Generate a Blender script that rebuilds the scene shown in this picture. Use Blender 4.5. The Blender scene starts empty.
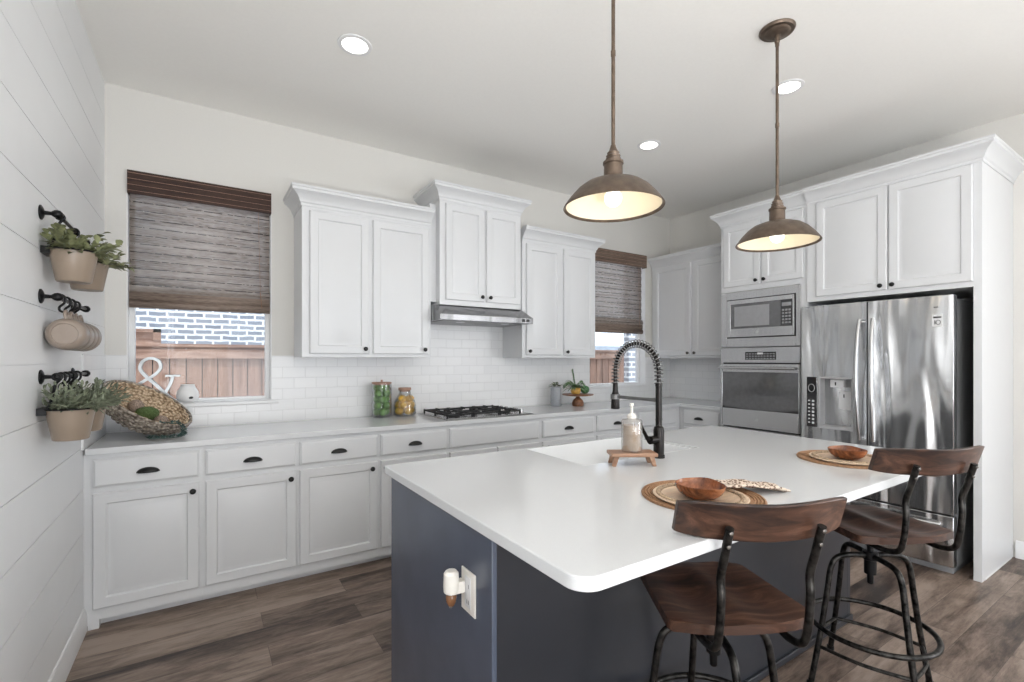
import bpy, bmesh, math, random
from mathutils import Vector, Matrix, Euler
PI = math.pi
S = bpy.context.scene
COL = S.collection

# ---------------------------------------------------------------- camera, world, sun, big lights, exposure
W, H, K, DC, REAR = 5.243, 3.07, 0.924, 0.6414, -8.2      # room width, ceiling, counter height, counter depth, rear wall
cam = bpy.data.objects.new('camera', bpy.data.cameras.new('camera'))
COL.objects.link(cam)
cam.location = (0.5094, -3.8031, 1.374)
cam.rotation_euler = (PI/2, 0, -0.5741)
cam.data.sensor_width = 36
cam.data.lens = 476.6/1024*36
cam.data.shift_y = 18.5/1024
cam.data.clip_start = 0.02
S.camera = cam

world = bpy.data.worlds.new('sky'); S.world = world
world.use_nodes = True
wn = world.node_tree.nodes; wn.clear()
wb = wn.new('ShaderNodeBackground'); wo = wn.new('ShaderNodeOutputWorld')
wb.inputs[0].default_value = (0.80, 0.89, 1.0, 1); wb.inputs[1].default_value = 2.6
world.node_tree.links.new(wb.outputs[0], wo.inputs[0])

sun = bpy.data.objects.new('sun', bpy.data.lights.new('sun', 'SUN')); COL.objects.link(sun)
sun.data.energy = 2.6; sun.data.angle = math.radians(1.0); sun.data.color = (1, 0.96, 0.9)
sun.rotation_euler = (math.radians(24), 0, math.radians(-14))

def area_light(name, loc, rot, sx, sy, power, color=(1, 1, 1)):
    l = bpy.data.lights.new(name, 'AREA'); l.shape = 'RECTANGLE'; l.size = sx; l.size_y = sy
    l.energy = power; l.color = color
    o = bpy.data.objects.new(name, l); COL.objects.link(o); o.location = loc; o.rotation_euler = rot
    return o
# fill lamps added in unseen openings behind the camera and at the sides
area_light('rear_fill', (1.2, REAR+0.03, 0.9), (PI/2, 0, 0), 2.4, 1.3, 42, (0.97, 0.985, 1.0))
area_light('right_fill', (W-0.03, -6.0, 1.35), (PI/2, 0, PI/2), 1.8, 1.9, 95, (0.97, 0.985, 1.0))
area_light('side_fill_1', (0.03, -5.6, 1.45), (PI/2, 0, -PI/2), 0.7, 2.0, 14, (0.95, 0.98, 1.0))
area_light('side_fill_2', (0.03, -6.8, 1.45), (PI/2, 0, -PI/2), 0.7, 2.0, 14, (0.95, 0.98, 1.0))
# unseen fill lamp added behind the camera, turned up to brighten the ceiling
area_light('ceiling_fill', (0.6, -5.6, 0.5), (math.radians(180), 0, 0), 1.2, 1.0, 150, (1.0, 0.99, 0.972))

S.view_settings.view_transform = 'Standard'
S.view_settings.look = 'None'
S.view_settings.exposure = -0.05
S.view_settings.gamma = 1.0
S.view_settings.use_curve_mapping = False

# ---------------------------------------------------------------- materials
MAT = {}
def newmat(name):
    m = bpy.data.materials.new(name); m.use_nodes = True
    nt = m.node_tree; b = nt.nodes['Principled BSDF']
    MAT[name] = m
    return m, nt, b
def N(nt, t, **kw):
    n = nt.nodes.new(t)
    for k, v in kw.items():
        if k in n.inputs: n.inputs[k].default_value = v
        else: setattr(n, k, v)
    return n
def L(nt, a, b): nt.links.new(a, b)
def coords(nt, scale=(1, 1, 1), rot=(0, 0, 0), kind='Object'):
    tc = N(nt, 'ShaderNodeTexCoord'); mp = N(nt, 'ShaderNodeMapping')
    mp.inputs['Scale'].default_value = scale; mp.inputs['Rotation'].default_value = rot
    L(nt, tc.outputs[kind], mp.inputs['Vector'])
    return mp.outputs['Vector']
def ramp(nt, fac, stops):
    r = N(nt, 'ShaderNodeValToRGB'); e = r.color_ramp.elements
    while len(e) > 1: e.remove(e[-1])
    e[0].position = stops[0][0]; e[0].color = (*stops[0][1], 1)
    for p, c in stops[1:]:
        x = e.new(p); x.color = (*c, 1)
    L(nt, fac, r.inputs[0])
    return r.outputs[0]
def bump(nt, b, h, strength=0.3, dist=0.01):
    n = N(nt, 'ShaderNodeBump'); n.inputs['Strength'].default_value = strength; n.inputs['Distance'].default_value = dist
    L(nt, h, n.inputs['Height']); L(nt, n.outputs[0], b.inputs['Normal'])
def plain(name, col, rough=0.5, metal=0.0, noise=0.0, nscale=30, bmp=0.0, spec=0.5, coat=0.0, stretch=(1, 1, 1)):
    m, nt, b = newmat(name)
    b.inputs['Base Color'].default_value = (*col, 1)
    b.inputs['Roughness'].default_value = rough; b.inputs['Metallic'].default_value = metal
    b.inputs['Specular IOR Level'].default_value = spec
    b.inputs['Coat Weight'].default_value = coat
    if noise or bmp:
        v = coords(nt, stretch)
        n = N(nt, 'ShaderNodeTexNoise'); n.inputs['Scale'].default_value = nscale; n.inputs['Detail'].default_value = 4
        L(nt, v, n.inputs['Vector'])
        if noise:
            lo = tuple(c*(1-noise) for c in col); hi = tuple(min(1, c*(1+noise)) for c in col)
            L(nt, ramp(nt, n.outputs['Fac'], [(0.3, lo), (0.7, hi)]), b.inputs['Base Color'])
        if bmp: bump(nt, b, n.outputs['Fac'], bmp, 0.004)
    return m
plain('wall_paint', (0.71, 0.695, 0.66), 0.7, noise=0.01, nscale=90, bmp=0.05)
plain('ceiling_paint', (0.90, 0.885, 0.85), 0.8, noise=0.01, nscale=60, bmp=0.08)
plain('shiplap_paint', (0.86, 0.865, 0.87), 0.42, noise=0.008, nscale=8)
plain('cabinet_paint', (0.705, 0.712, 0.722), 0.33, noise=0.006, nscale=10)
plain('trim_paint', (0.82, 0.82, 0.82), 0.35, noise=0.006, nscale=10)
plain('quartz', (0.69, 0.70, 0.71), 0.12, noise=0.015, nscale=260, spec=0.5)
plain('sink_fireclay', (0.74, 0.75, 0.76), 0.15, noise=0.005)
plain('black_metal', (0.012, 0.012, 0.013), 0.35, metal=0.6, noise=0.2, nscale=20)
plain('black_knob', (0.010, 0.010, 0.010), 0.3, metal=0.3, noise=0.1)
plain('cast_iron', (0.018, 0.018, 0.019), 0.6, metal=0.2, noise=0.2, nscale=120, bmp=0.2)
plain('pewter_knob', (0.12, 0.11, 0.10), 0.35, metal=0.8, noise=0.1)
plain('dark_glass', (0.015, 0.015, 0.017), 0.06, noise=0.1, spec=0.8)
plain('smoke_glass', (0.10, 0.10, 0.105), 0.08, noise=0.1, spec=0.9)
plain('grey_glass', (0.30, 0.30, 0.31), 0.15, noise=0.05, spec=0.8)
plain('fridge_side', (0.27, 0.275, 0.28), 0.45, metal=0.3, noise=0.05, nscale=100)
plain('grey_plastic', (0.30, 0.30, 0.31), 0.4, noise=0.05)
plain('dispenser_grey', (0.42, 0.42, 0.43), 0.35, noise=0.05)
plain('light_plastic', (0.75, 0.75, 0.76), 0.35, noise=0.02)
plain('cream_plastic', (0.83, 0.80, 0.74), 0.35, noise=0.02)
plain('amber_glass', (0.20, 0.09, 0.04), 0.1, noise=0.2)
plain('navy_lit', (0.078, 0.094, 0.132), 0.27, noise=0.08, nscale=6, spec=0.6)  # island navy, lighter and bluer copy with window reflection put into the colour
plain('navy_shaded', (0.024, 0.026, 0.032), 0.33, noise=0.08, nscale=6)  # same island navy, darker copy with shade put into the colour
plain('bronze', (0.15, 0.112, 0.085), 0.42, metal=0.75, noise=0.25, nscale=35)
plain('shade_enamel', (0.86, 0.78, 0.62), 0.5, noise=0.01)
plain('taupe_enamel', (0.30, 0.235, 0.18), 0.35, noise=0.05, nscale=12)
plain('taupe_mug', (0.29, 0.235, 0.195), 0.28, noise=0.04)
plain('mug_rim', (0.78, 0.77, 0.74), 0.25, noise=0.02)
plain('soil', (0.05, 0.04, 0.03), 0.9, noise=0.4)
plain('rattan', (0.36, 0.20, 0.105), 0.75, noise=0.35, nscale=150, bmp=0.5)
plain('braid', (0.42, 0.31, 0.21), 0.8, noise=0.45, nscale=160, bmp=0.6)
plain('pale_wood', (0.66, 0.50, 0.36), 0.4, noise=0.12, nscale=14, stretch=(1, 6, 1))
plain('cork', (0.42, 0.25, 0.18), 0.7, noise=0.25, nscale=80)
plain('lime_skin', (0.16, 0.34, 0.07), 0.4, noise=0.2, nscale=60, bmp=0.2)
plain('lemon_skin', (0.82, 0.48, 0.07), 0.4, noise=0.12, nscale=60, bmp=0.2)
plain('moss', (0.10, 0.15, 0.05), 0.95, noise=0.5, nscale=200, bmp=1.0)
plain('twig_ball', (0.34, 0.26, 0.21), 0.9, noise=0.5, nscale=160, bmp=1.0)
plain('leaf_olive', (0.22, 0.235, 0.12), 0.5, noise=0.5, nscale=18)
plain('leaf_sage', (0.20, 0.225, 0.155), 0.55, noise=0.55, nscale=22)
plain('leaf_green', (0.13, 0.22, 0.10), 0.5, noise=0.4, nscale=22)
plain('leaf_teal', (0.07, 0.13, 0.115), 0.55, noise=0.4, nscale=60)
plain('cactus_green', (0.08, 0.19, 0.08), 0.55, noise=0.35, nscale=60)
plain('galvanised', (0.50, 0.53, 0.55), 0.38, metal=0.75, noise=0.18, nscale=18)
plain('white_ceramic', (0.86, 0.86, 0.86), 0.3, noise=0.01)
plain('yellow_glaze', (0.72, 0.42, 0.10), 0.3, noise=0.2, nscale=20)
plain('coil_steel', (0.20, 0.20, 0.20), 0.4, metal=0.8, noise=0.1)
plain('faucet_black', (0.022, 0.019, 0.018), 0.25, metal=0.7, noise=0.15)
plain('steel_ring', (0.70, 0.70, 0.70), 0.25, metal=0.9, noise=0.05)
plain('outside_ground', (0.28, 0.26, 0.22), 0.95, noise=0.3, nscale=6)
plain('far_roof', (0.24, 0.28, 0.33), 0.9, noise=0.3, nscale=5)
plain('white_siding', (0.85, 0.86, 0.88), 0.7, noise=0.03)
plain('sign_black', (0.03, 0.03, 0.03), 0.4, noise=0.05)
plain('soap_liquid', (0.50, 0.39, 0.29), 0.2, noise=0.15, nscale=40)
plain('patina_pipe', (0.035, 0.033, 0.031), 0.38, metal=0.85, noise=0.9, nscale=45)

def emit(name, col, s):
    m = bpy.data.materials.new(name); m.use_nodes = True; nt = m.node_tree; nt.nodes.clear()
    e = N(nt, 'ShaderNodeEmission'); e.inputs[0].default_value = (*col, 1); e.inputs[1].default_value = s
    o = N(nt, 'ShaderNodeOutputMaterial'); L(nt, e.outputs[0], o.inputs[0]); MAT[name] = m
emit('bulb_glow', (1, 0.95, 0.86), 3.0)
emit('downlight_glow', (1, 0.97, 0.92), 6.0)

def glass(name, tint, gloss=0.12, rough=0.03, body=0.0, bodycol=(0.8, 0.8, 0.8)):
    m = bpy.data.materials.new(name); m.use_nodes = True; nt = m.node_tree; nt.nodes.clear()
    t = N(nt, 'ShaderNodeBsdfTransparent'); t.inputs[0].default_value = (*tint, 1)
    g = N(nt, 'ShaderNodeBsdfGlossy'); g.inputs['Roughness'].default_value = rough
    lw = N(nt, 'ShaderNodeLayerWeight'); lw.inputs[0].default_value = 0.25
    mul = N(nt, 'ShaderNodeMath', operation='MULTIPLY_ADD'); mul.inputs[1].default_value = 0.75; mul.inputs[2].default_value = gloss*0.4
    L(nt, lw.outputs['Facing'], mul.inputs[0])
    mx = N(nt, 'ShaderNodeMixShader'); L(nt, mul.outputs[0], mx.inputs[0]); L(nt, t.outputs[0], mx.inputs[1]); L(nt, g.outputs[0], mx.inputs[2])
    last = mx.outputs[0]
    if body:
        d = N(nt, 'ShaderNodeBsdfDiffuse'); d.inputs[0].default_value = (*bodycol, 1)
        m2 = N(nt, 'ShaderNodeMixShader'); m2.inputs[0].default_value = body
        L(nt, last, m2.inputs[1]); L(nt, d.outputs[0], m2.inputs[2]); last = m2.outputs[0]
    o = N(nt, 'ShaderNodeOutputMaterial'); L(nt, last, o.inputs[0]); MAT[name] = m
glass('clear_glass', (0.93, 0.94, 0.94))
glass('window_glass', (0.97, 0.98, 0.99), 0.05)
glass('frosted_glass', (0.75, 0.76, 0.78), 0.15, 0.2, 0.45, (0.55, 0.57, 0.6))
glass('ribbed_glass', (0.90, 0.88, 0.86), 0.3, 0.12, 0.12, (0.7, 0.66, 0.62))

def floor_mat():
    m, nt, b = newmat('plank_floor')
    v = coords(nt)
    br = N(nt, 'ShaderNodeTexBrick'); br.offset = 0.37; br.inputs['Scale'].default_value = 1.0
    br.inputs['Brick Width'].default_value = 1.22; br.inputs['Row Height'].default_value = 0.178
    br.inputs['Mortar Size'].default_value = 0.0010; br.inputs['Color1'].default_value = (0, 0, 0, 1); br.inputs['Color2'].default_value = (1, 1, 1, 1)
    br.inputs['Mortar'].default_value = (0.5, 0.5, 0.5, 1)
    L(nt, v, br.inputs['Vector'])
    sep = N(nt, 'ShaderNodeSeparateXYZ'); L(nt, v, sep.inputs[0])
    off = N(nt, 'ShaderNodeMath', operation='MULTIPLY_ADD'); off.inputs[1].default_value = 13.7
    L(nt, br.outputs['Color'], off.inputs[0]); L(nt, sep.outputs[0], off.inputs[2])
    comb = N(nt, 'ShaderNodeCombineXYZ'); L(nt, off.outputs[0], comb.inputs[0]); L(nt, sep.outputs[1], comb.inputs[1])
    sh = N(nt, 'ShaderNodeMath', operation='MULTIPLY'); sh.inputs[1].default_value = 7.0; L(nt, br.outputs['Color'], sh.inputs[0]); L(nt, sh.outputs[0], comb.inputs[2])
    def noise(sc, x, det=6, rough=0.6):
        mp = N(nt, 'ShaderNodeMapping'); mp.inputs['Scale'].default_value = (x, 1, 1); L(nt, comb.outputs[0], mp.inputs[0])
        n = N(nt, 'ShaderNodeTexNoise'); n.inputs['Scale'].default_value = sc; n.inputs['Detail'].default_value = det; n.inputs['Roughness'].default_value = rough
        n.inputs['Distortion'].default_value = 0.6
        L(nt, mp.outputs[0], n.inputs['Vector']); return n.outputs['Fac']
    big = noise(6, 0.16, 5); fine = noise(52, 0.08, 6, 0.75); mid = noise(17, 0.30, 6, 0.75)
    a = N(nt, 'ShaderNodeMix', data_type='FLOAT'); a.inputs[0].default_value = 0.30; L(nt, big, a.inputs[2]); L(nt, fine, a.inputs[3])
    a2 = N(nt, 'ShaderNodeMix', data_type='FLOAT'); a2.inputs[0].default_value = 0.30; L(nt, a.outputs[0], a2.inputs[2]); L(nt, mid, a2.inputs[3])
    c = N(nt, 'ShaderNodeMath', operation='MULTIPLY_ADD'); c.inputs[1].default_value = 0.10; L(nt, br.outputs['Color'], c.inputs[0]); L(nt, a2.outputs[0], c.inputs[2])
    colr = ramp(nt, c.outputs[0], [(0.43, (0.020, 0.011, 0.008)), (0.50, (0.080, 0.052, 0.039)), (0.57, (0.190, 0.138, 0.108)), (0.67, (0.34, 0.262, 0.212))])
    mixd = N(nt, 'ShaderNodeMix', data_type='RGBA'); L(nt, br.outputs['Fac'], mixd.inputs[0]); L(nt, colr, mixd.inputs[6]); mixd.inputs[7].default_value = (0.06, 0.042, 0.033, 1)
    L(nt, mixd.outputs[2], b.inputs['Base Color'])
    b.inputs['Roughness'].default_value = 0.42
    bump(nt, b, c.outputs[0], 0.25, 0.004)
floor_mat()

def tile_mat(name, axis):
    m, nt, b = newmat(name)
    tc = N(nt, 'ShaderNodeTexCoord'); sep = N(nt, 'ShaderNodeSeparateXYZ'); L(nt, tc.outputs['Object'], sep.inputs[0])
    comb = N(nt, 'ShaderNodeCombineXYZ'); L(nt, sep.outputs[axis], comb.inputs[0]); L(nt, sep.outputs[2], comb.inputs[1])
    br = N(nt, 'ShaderNodeTexBrick'); br.inputs['Scale'].default_value = 1.0
    br.inputs['Brick Width'].default_value = 0.152; br.inputs['Row Height'].default_value = 0.0776
    br.inputs['Mortar Size'].default_value = 0.0022; br.inputs['Mortar Smooth'].default_value = 0.3
    br.inputs['Color1'].default_value = (0.83, 0.83, 0.835, 1); br.inputs['Color2'].default_value = (0.86, 0.86, 0.86, 1); br.inputs['Mortar'].default_value = (0.74, 0.74, 0.74, 1)
    L(nt, comb.outputs[0], br.inputs['Vector']); L(nt, br.outputs['Color'], b.inputs['Base Color'])
    b.inputs['Roughness'].default_value = 0.28
    ns = N(nt, 'ShaderNodeTexNoise'); ns.inputs['Scale'].default_value = 22; L(nt, comb.outputs[0], ns.inputs['Vector'])
    inv = N(nt, 'ShaderNodeMath', operation='MULTIPLY_ADD'); inv.inputs[1].default_value = -1.0; L(nt, br.outputs['Fac'], inv.inputs[0])
    nm = N(nt, 'ShaderNodeMath', operation='MULTIPLY'); nm.inputs[1].default_value = 0.25; L(nt, ns.outputs['Fac'], nm.inputs[0]); L(nt, nm.outputs[0], inv.inputs[2])
    bump(nt, b, inv.outputs[0], 0.6, 0.0022)
tile_mat('subway_tile_x', 0); tile_mat('subway_tile_y', 1)

def brick_mat(name, a, c, mortar, msize):
    m, nt, b = newmat(name)
    tc = N(nt, 'ShaderNodeTexCoord'); sep = N(nt, 'ShaderNodeSeparateXYZ'); L(nt, tc.outputs['Object'], sep.inputs[0])
    ad = N(nt, 'ShaderNodeMath', operation='ADD'); L(nt, sep.outputs[0], ad.inputs[0]); L(nt, sep.outputs[1], ad.inputs[1])
    comb = N(nt, 'ShaderNodeCombineXYZ'); L(nt, ad.outputs[0], comb.inputs[0]); L(nt, sep.outputs[2], comb.inputs[1])
    ns = N(nt, 'ShaderNodeTexNoise'); ns.inputs['Scale'].default_value = 9; ns.inputs['Detail'].default_value = 5; L(nt, comb.outputs[0], ns.inputs['Vector'])
    wob = N(nt, 'ShaderNodeMix', data_type='VECTOR'); wob.inputs[0].default_value = 0.03; L(nt, comb.outputs[0], wob.inputs[4]); L(nt, ns.outputs['Color'], wob.inputs[5])
    br = N(nt, 'ShaderNodeTexBrick'); br.inputs['Scale'].default_value = 1.0
    br.inputs['Brick Width'].default_value = 0.205; br.inputs['Row Height'].default_value = 0.075
    br.inputs['Mortar Size'].default_value = msize; br.inputs['Mortar Smooth'].default_value = 0.2
    br.inputs['Color1'].default_value = (*a, 1); br.inputs['Color2'].default_value = (*c, 1); br.inputs['Mortar'].default_value = (*mortar, 1)
    L(nt, wob.outputs[1], br.inputs['Vector']); L(nt, br.outputs['Color'], b.inputs['Base Color'])
    b.inputs['Roughness'].default_value = 0.9
    inv = N(nt, 'ShaderNodeMath', operation='MULTIPLY'); inv.inputs[1].default_value = -1.0; L(nt, br.outputs['Fac'], inv.inputs[0]); bump(nt, b, inv.outputs[0], 0.4, 0.006)
brick_mat('blue_brick', (0.22, 0.245, 0.29), (0.34, 0.36, 0.40), (0.84, 0.85, 0.87), 0.015)

def wood_mat(name, dark, mid, light, axis=0, scale=9, rough=0.45, contrast=(0.35, 0.52, 0.68)):
    m, nt, b = newmat(name)
    sc = [1, 1, 1]; sc[axis] = 0.12
    v = coords(nt, tuple(sc))
    n = N(nt, 'ShaderNodeTexNoise'); n.inputs['Scale'].default_value = scale; n.inputs['Detail'].default_value = 7; n.inputs['Roughness'].default_value = 0.65; n.inputs['Distortion'].default_value = 1.2
    L(nt, v, n.inputs['Vector'])
    L(nt, ramp(nt, n.outputs['Fac'], [(contrast[0], dark), (contrast[1], mid), (contrast[2], light)]), b.inputs['Base Color'])
    b.inputs['Roughness'].default_value = rough
    bump(nt, b, n.outputs['Fac'], 0.15, 0.003)
wood_mat('stool_wood', (0.014, 0.006, 0.004), (0.060, 0.026, 0.015), (0.145, 0.072, 0.046), 0, 22, 0.38)
wood_mat('acacia', (0.075, 0.022, 0.008), (0.27, 0.085, 0.030), (0.48, 0.20, 0.09), 0, 16, 0.22)
wood_mat('riser_wood', (0.22, 0.11, 0.06), (0.37, 0.21, 0.13), (0.50, 0.32, 0.22), 0, 30)
wood_mat('cake_wood', (0.10, 0.045, 0.022), (0.27, 0.12, 0.06), (0.42, 0.22, 0.12), 0, 30)
wood_mat('cedar', (0.20, 0.115, 0.08), (0.31, 0.185, 0.135), (0.40, 0.26, 0.195), 2, 14, 0.8)
wood_mat('cedar_rail', (0.22, 0.125, 0.088), (0.33, 0.20, 0.145), (0.42, 0.275, 0.21), 0, 14, 0.8)

def steel(name, col, rough, vert=True, wav=0.0):
    m, nt, b = newmat(name)
    b.inputs['Metallic'].default_value = 0.95; b.inputs['Roughness'].default_value = rough
    v = coords(nt, (160, 160, 1.2) if vert else (1.2, 1.2, 160))
    n = N(nt, 'ShaderNodeTexNoise'); n.inputs['Scale'].default_value = 1.0; n.inputs['Detail'].default_value = 3; L(nt, v, n.inputs['Vector'])
    L(nt, ramp(nt, n.outputs['Fac'], [(0.3, tuple(c*0.93 for c in col)), (0.7, tuple(min(1, c*1.05) for c in col))]), b.inputs['Base Color'])
    if wav:
        v2 = coords(nt, (1, 1, 0.16)); n2 = N(nt, 'ShaderNodeTexNoise'); n2.inputs['Scale'].default_value = 5.5; n2.inputs['Detail'].default_value = 1.5; n2.inputs['Distortion'].default_value = 0.4
        L(nt, v2, n2.inputs['Vector']); bump(nt, b, n2.outputs['Fac'], wav, 0.09)
    b.inputs['Anisotropic'].default_value = 0.85 if wav > 0.2 else 0.5
    cx = N(nt, 'ShaderNodeCombineXYZ'); cx.inputs[1].default_value = 1.0
    if name == 'hood_steel': cx.inputs[0].default_value = 1.0; cx.inputs[1].default_value = 0.0
    L(nt, cx.outputs[0], b.inputs['Tangent'])
steel('stainless', (0.56, 0.56, 0.565), 0.26)
steel('fridge_steel', (0.58, 0.585, 0.59), 0.20, True, 1.0)
steel('hood_steel', (0.26, 0.26, 0.265), 0.24, False, 0.15)

def blind_mat(name, dark, mid, light, alpha, transl):
    m, nt, b = newmat(name)
    v = coords(nt, (1.6, 1.0, 42))
    n = N(nt, 'ShaderNodeTexNoise'); n.inputs['Scale'].default_value = 1.0; n.inputs['Detail'].default_value = 5; n.inputs['Roughness'].default_value = 0.7; L(nt, v, n.inputs['Vector'])
    v2 = coords(nt, (22, 1, 330)); n2 = N(nt, 'ShaderNodeTexNoise'); n2.inputs['Scale'].default_value = 1.0; n2.inputs['Detail'].default_value = 2; L(nt, v2, n2.inputs['Vector'])
    mx = N(nt, 'ShaderNodeMix', data_type='FLOAT'); mx.inputs[0].default_value = 0.45; L(nt, n.outputs['Fac'], mx.inputs[2]); L(nt, n2.outputs['Fac'], mx.inputs[3])
    c = ramp(nt, mx.outputs[0], [(0.36, dark), (0.46, mid), (0.60, light)])
    if transl:
        sp = N(nt, 'ShaderNodeSeparateXYZ'); tcc = N(nt, 'ShaderNodeTexCoord'); L(nt, tcc.outputs['Object'], sp.inputs[0])
        ml = N(nt, 'ShaderNodeMath', operation='MULTIPLY'); ml.inputs[1].default_value = 19.0; L(nt, sp.outputs[2], ml.inputs[0])
        fr = N(nt, 'ShaderNodeMath', operation='FRACT'); L(nt, ml.outputs[0], fr.inputs[0])
        lt = N(nt, 'ShaderNodeMath', operation='LESS_THAN'); lt.inputs[1].default_value = 0.10; L(nt, fr.outputs[0], lt.inputs[0])
        v3 = coords(nt, (26, 1, 40)); n3 = N(nt, 'ShaderNodeTexNoise'); n3.inputs['Scale'].default_value = 1.0; L(nt, v3, n3.inputs['Vector'])
        ga = N(nt, 'ShaderNodeMath', operation='GREATER_THAN'); ga.inputs[1].default_value = 0.42; L(nt, n3.outputs['Fac'], ga.inputs[0])
        mm = N(nt, 'ShaderNodeMath', operation='MULTIPLY'); L(nt, lt.outputs[0], mm.inputs[0]); L(nt, ga.outputs[0], mm.inputs[1])
        mc = N(nt, 'ShaderNodeMix', data_type='RGBA'); L(nt, mm.outputs[0], mc.inputs[0]); L(nt, c, mc.inputs[6]); mc.inputs[7].default_value = (*dark, 1); c = mc.outputs[2]
    L(nt, c, b.inputs['Base Color']); b.inputs['Roughness'].default_value = 0.7
    bump(nt, b, mx.outputs[0], 0.5, 0.003)
    out = nt.nodes['Material Output']
    if transl:
        t = N(nt, 'ShaderNodeBsdfTranslucent'); L(nt, c, t.inputs[0])
        m1 = N(nt, 'ShaderNodeMixShader'); m1.inputs[0].default_value = transl; L(nt, b.outputs[0], m1.inputs[1]); L(nt, t.outputs[0], m1.inputs[2])
        tr = N(nt, 'ShaderNodeBsdfTransparent'); m2 = N(nt, 'ShaderNodeMixShader'); m2.inputs[0].default_value = alpha
        L(nt, m1.outputs[0], m2.inputs[1]); L(nt, tr.outputs[0], m2.inputs[2]); L(nt, m2.outputs[0], out.inputs[0])
blind_mat('woven_shade', (0.09, 0.062, 0.048), (0.42, 0.36, 0.32), (0.62, 0.56, 0.52), 0.25, 0.35)
blind_mat('woven_fold', (0.07, 0.045, 0.032), (0.185, 0.135, 0.105), (0.30, 0.235, 0.195), 0, 0)
blind_mat('dark_valance', (0.012, 0.006, 0.005), (0.034, 0.014, 0.009), (0.07, 0.033, 0.021), 0, 0)
blind_mat('brown_valance', (0.05, 0.032, 0.022), (0.14, 0.095, 0.070), (0.22, 0.16, 0.125), 0, 0)

def basket_mat(name, c1, c2, c3):
    m, nt, b = newmat(name)
    v = coords(nt); vo = N(nt, 'ShaderNodeTexVoronoi'); vo.inputs['Scale'].default_value = 62; L(nt, v, vo.inputs['Vector'])
    L(nt, ramp(nt, vo.outputs['Distance'], [(0.1, c1), (0.45, c2), (0.8, c3)]), b.inputs['Base Color'])
    b.inputs['Roughness'].default_value = 0.85
    iv = N(nt, 'ShaderNodeMath', operation='MULTIPLY'); iv.inputs[1].default_value = -1; L(nt, vo.outputs['Distance'], iv.inputs[0]); bump(nt, b, iv.outputs[0], 0.6, 0.005)
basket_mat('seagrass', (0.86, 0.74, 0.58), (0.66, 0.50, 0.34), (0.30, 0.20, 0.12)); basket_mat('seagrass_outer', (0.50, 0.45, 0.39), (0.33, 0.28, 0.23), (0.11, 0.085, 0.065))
def napkin_mat():
    m, nt, b = newmat('napkin_print')
    v = coords(nt); vo = N(nt, 'ShaderNodeTexVoronoi'); vo.inputs['Scale'].default_value = 110; L(nt, v, vo.inputs['Vector'])
    L(nt, ramp(nt, vo.outputs['Distance'], [(0.0, (0.10, 0.05, 0.03)), (0.36, (0.14, 0.075, 0.05)), (0.50, (0.60, 0.49, 0.39)), (1.0, (0.72, 0.62, 0.52))]), b.inputs['Base Color'])
    b.inputs['Roughness'].default_value = 0.9
napkin_mat()

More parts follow.
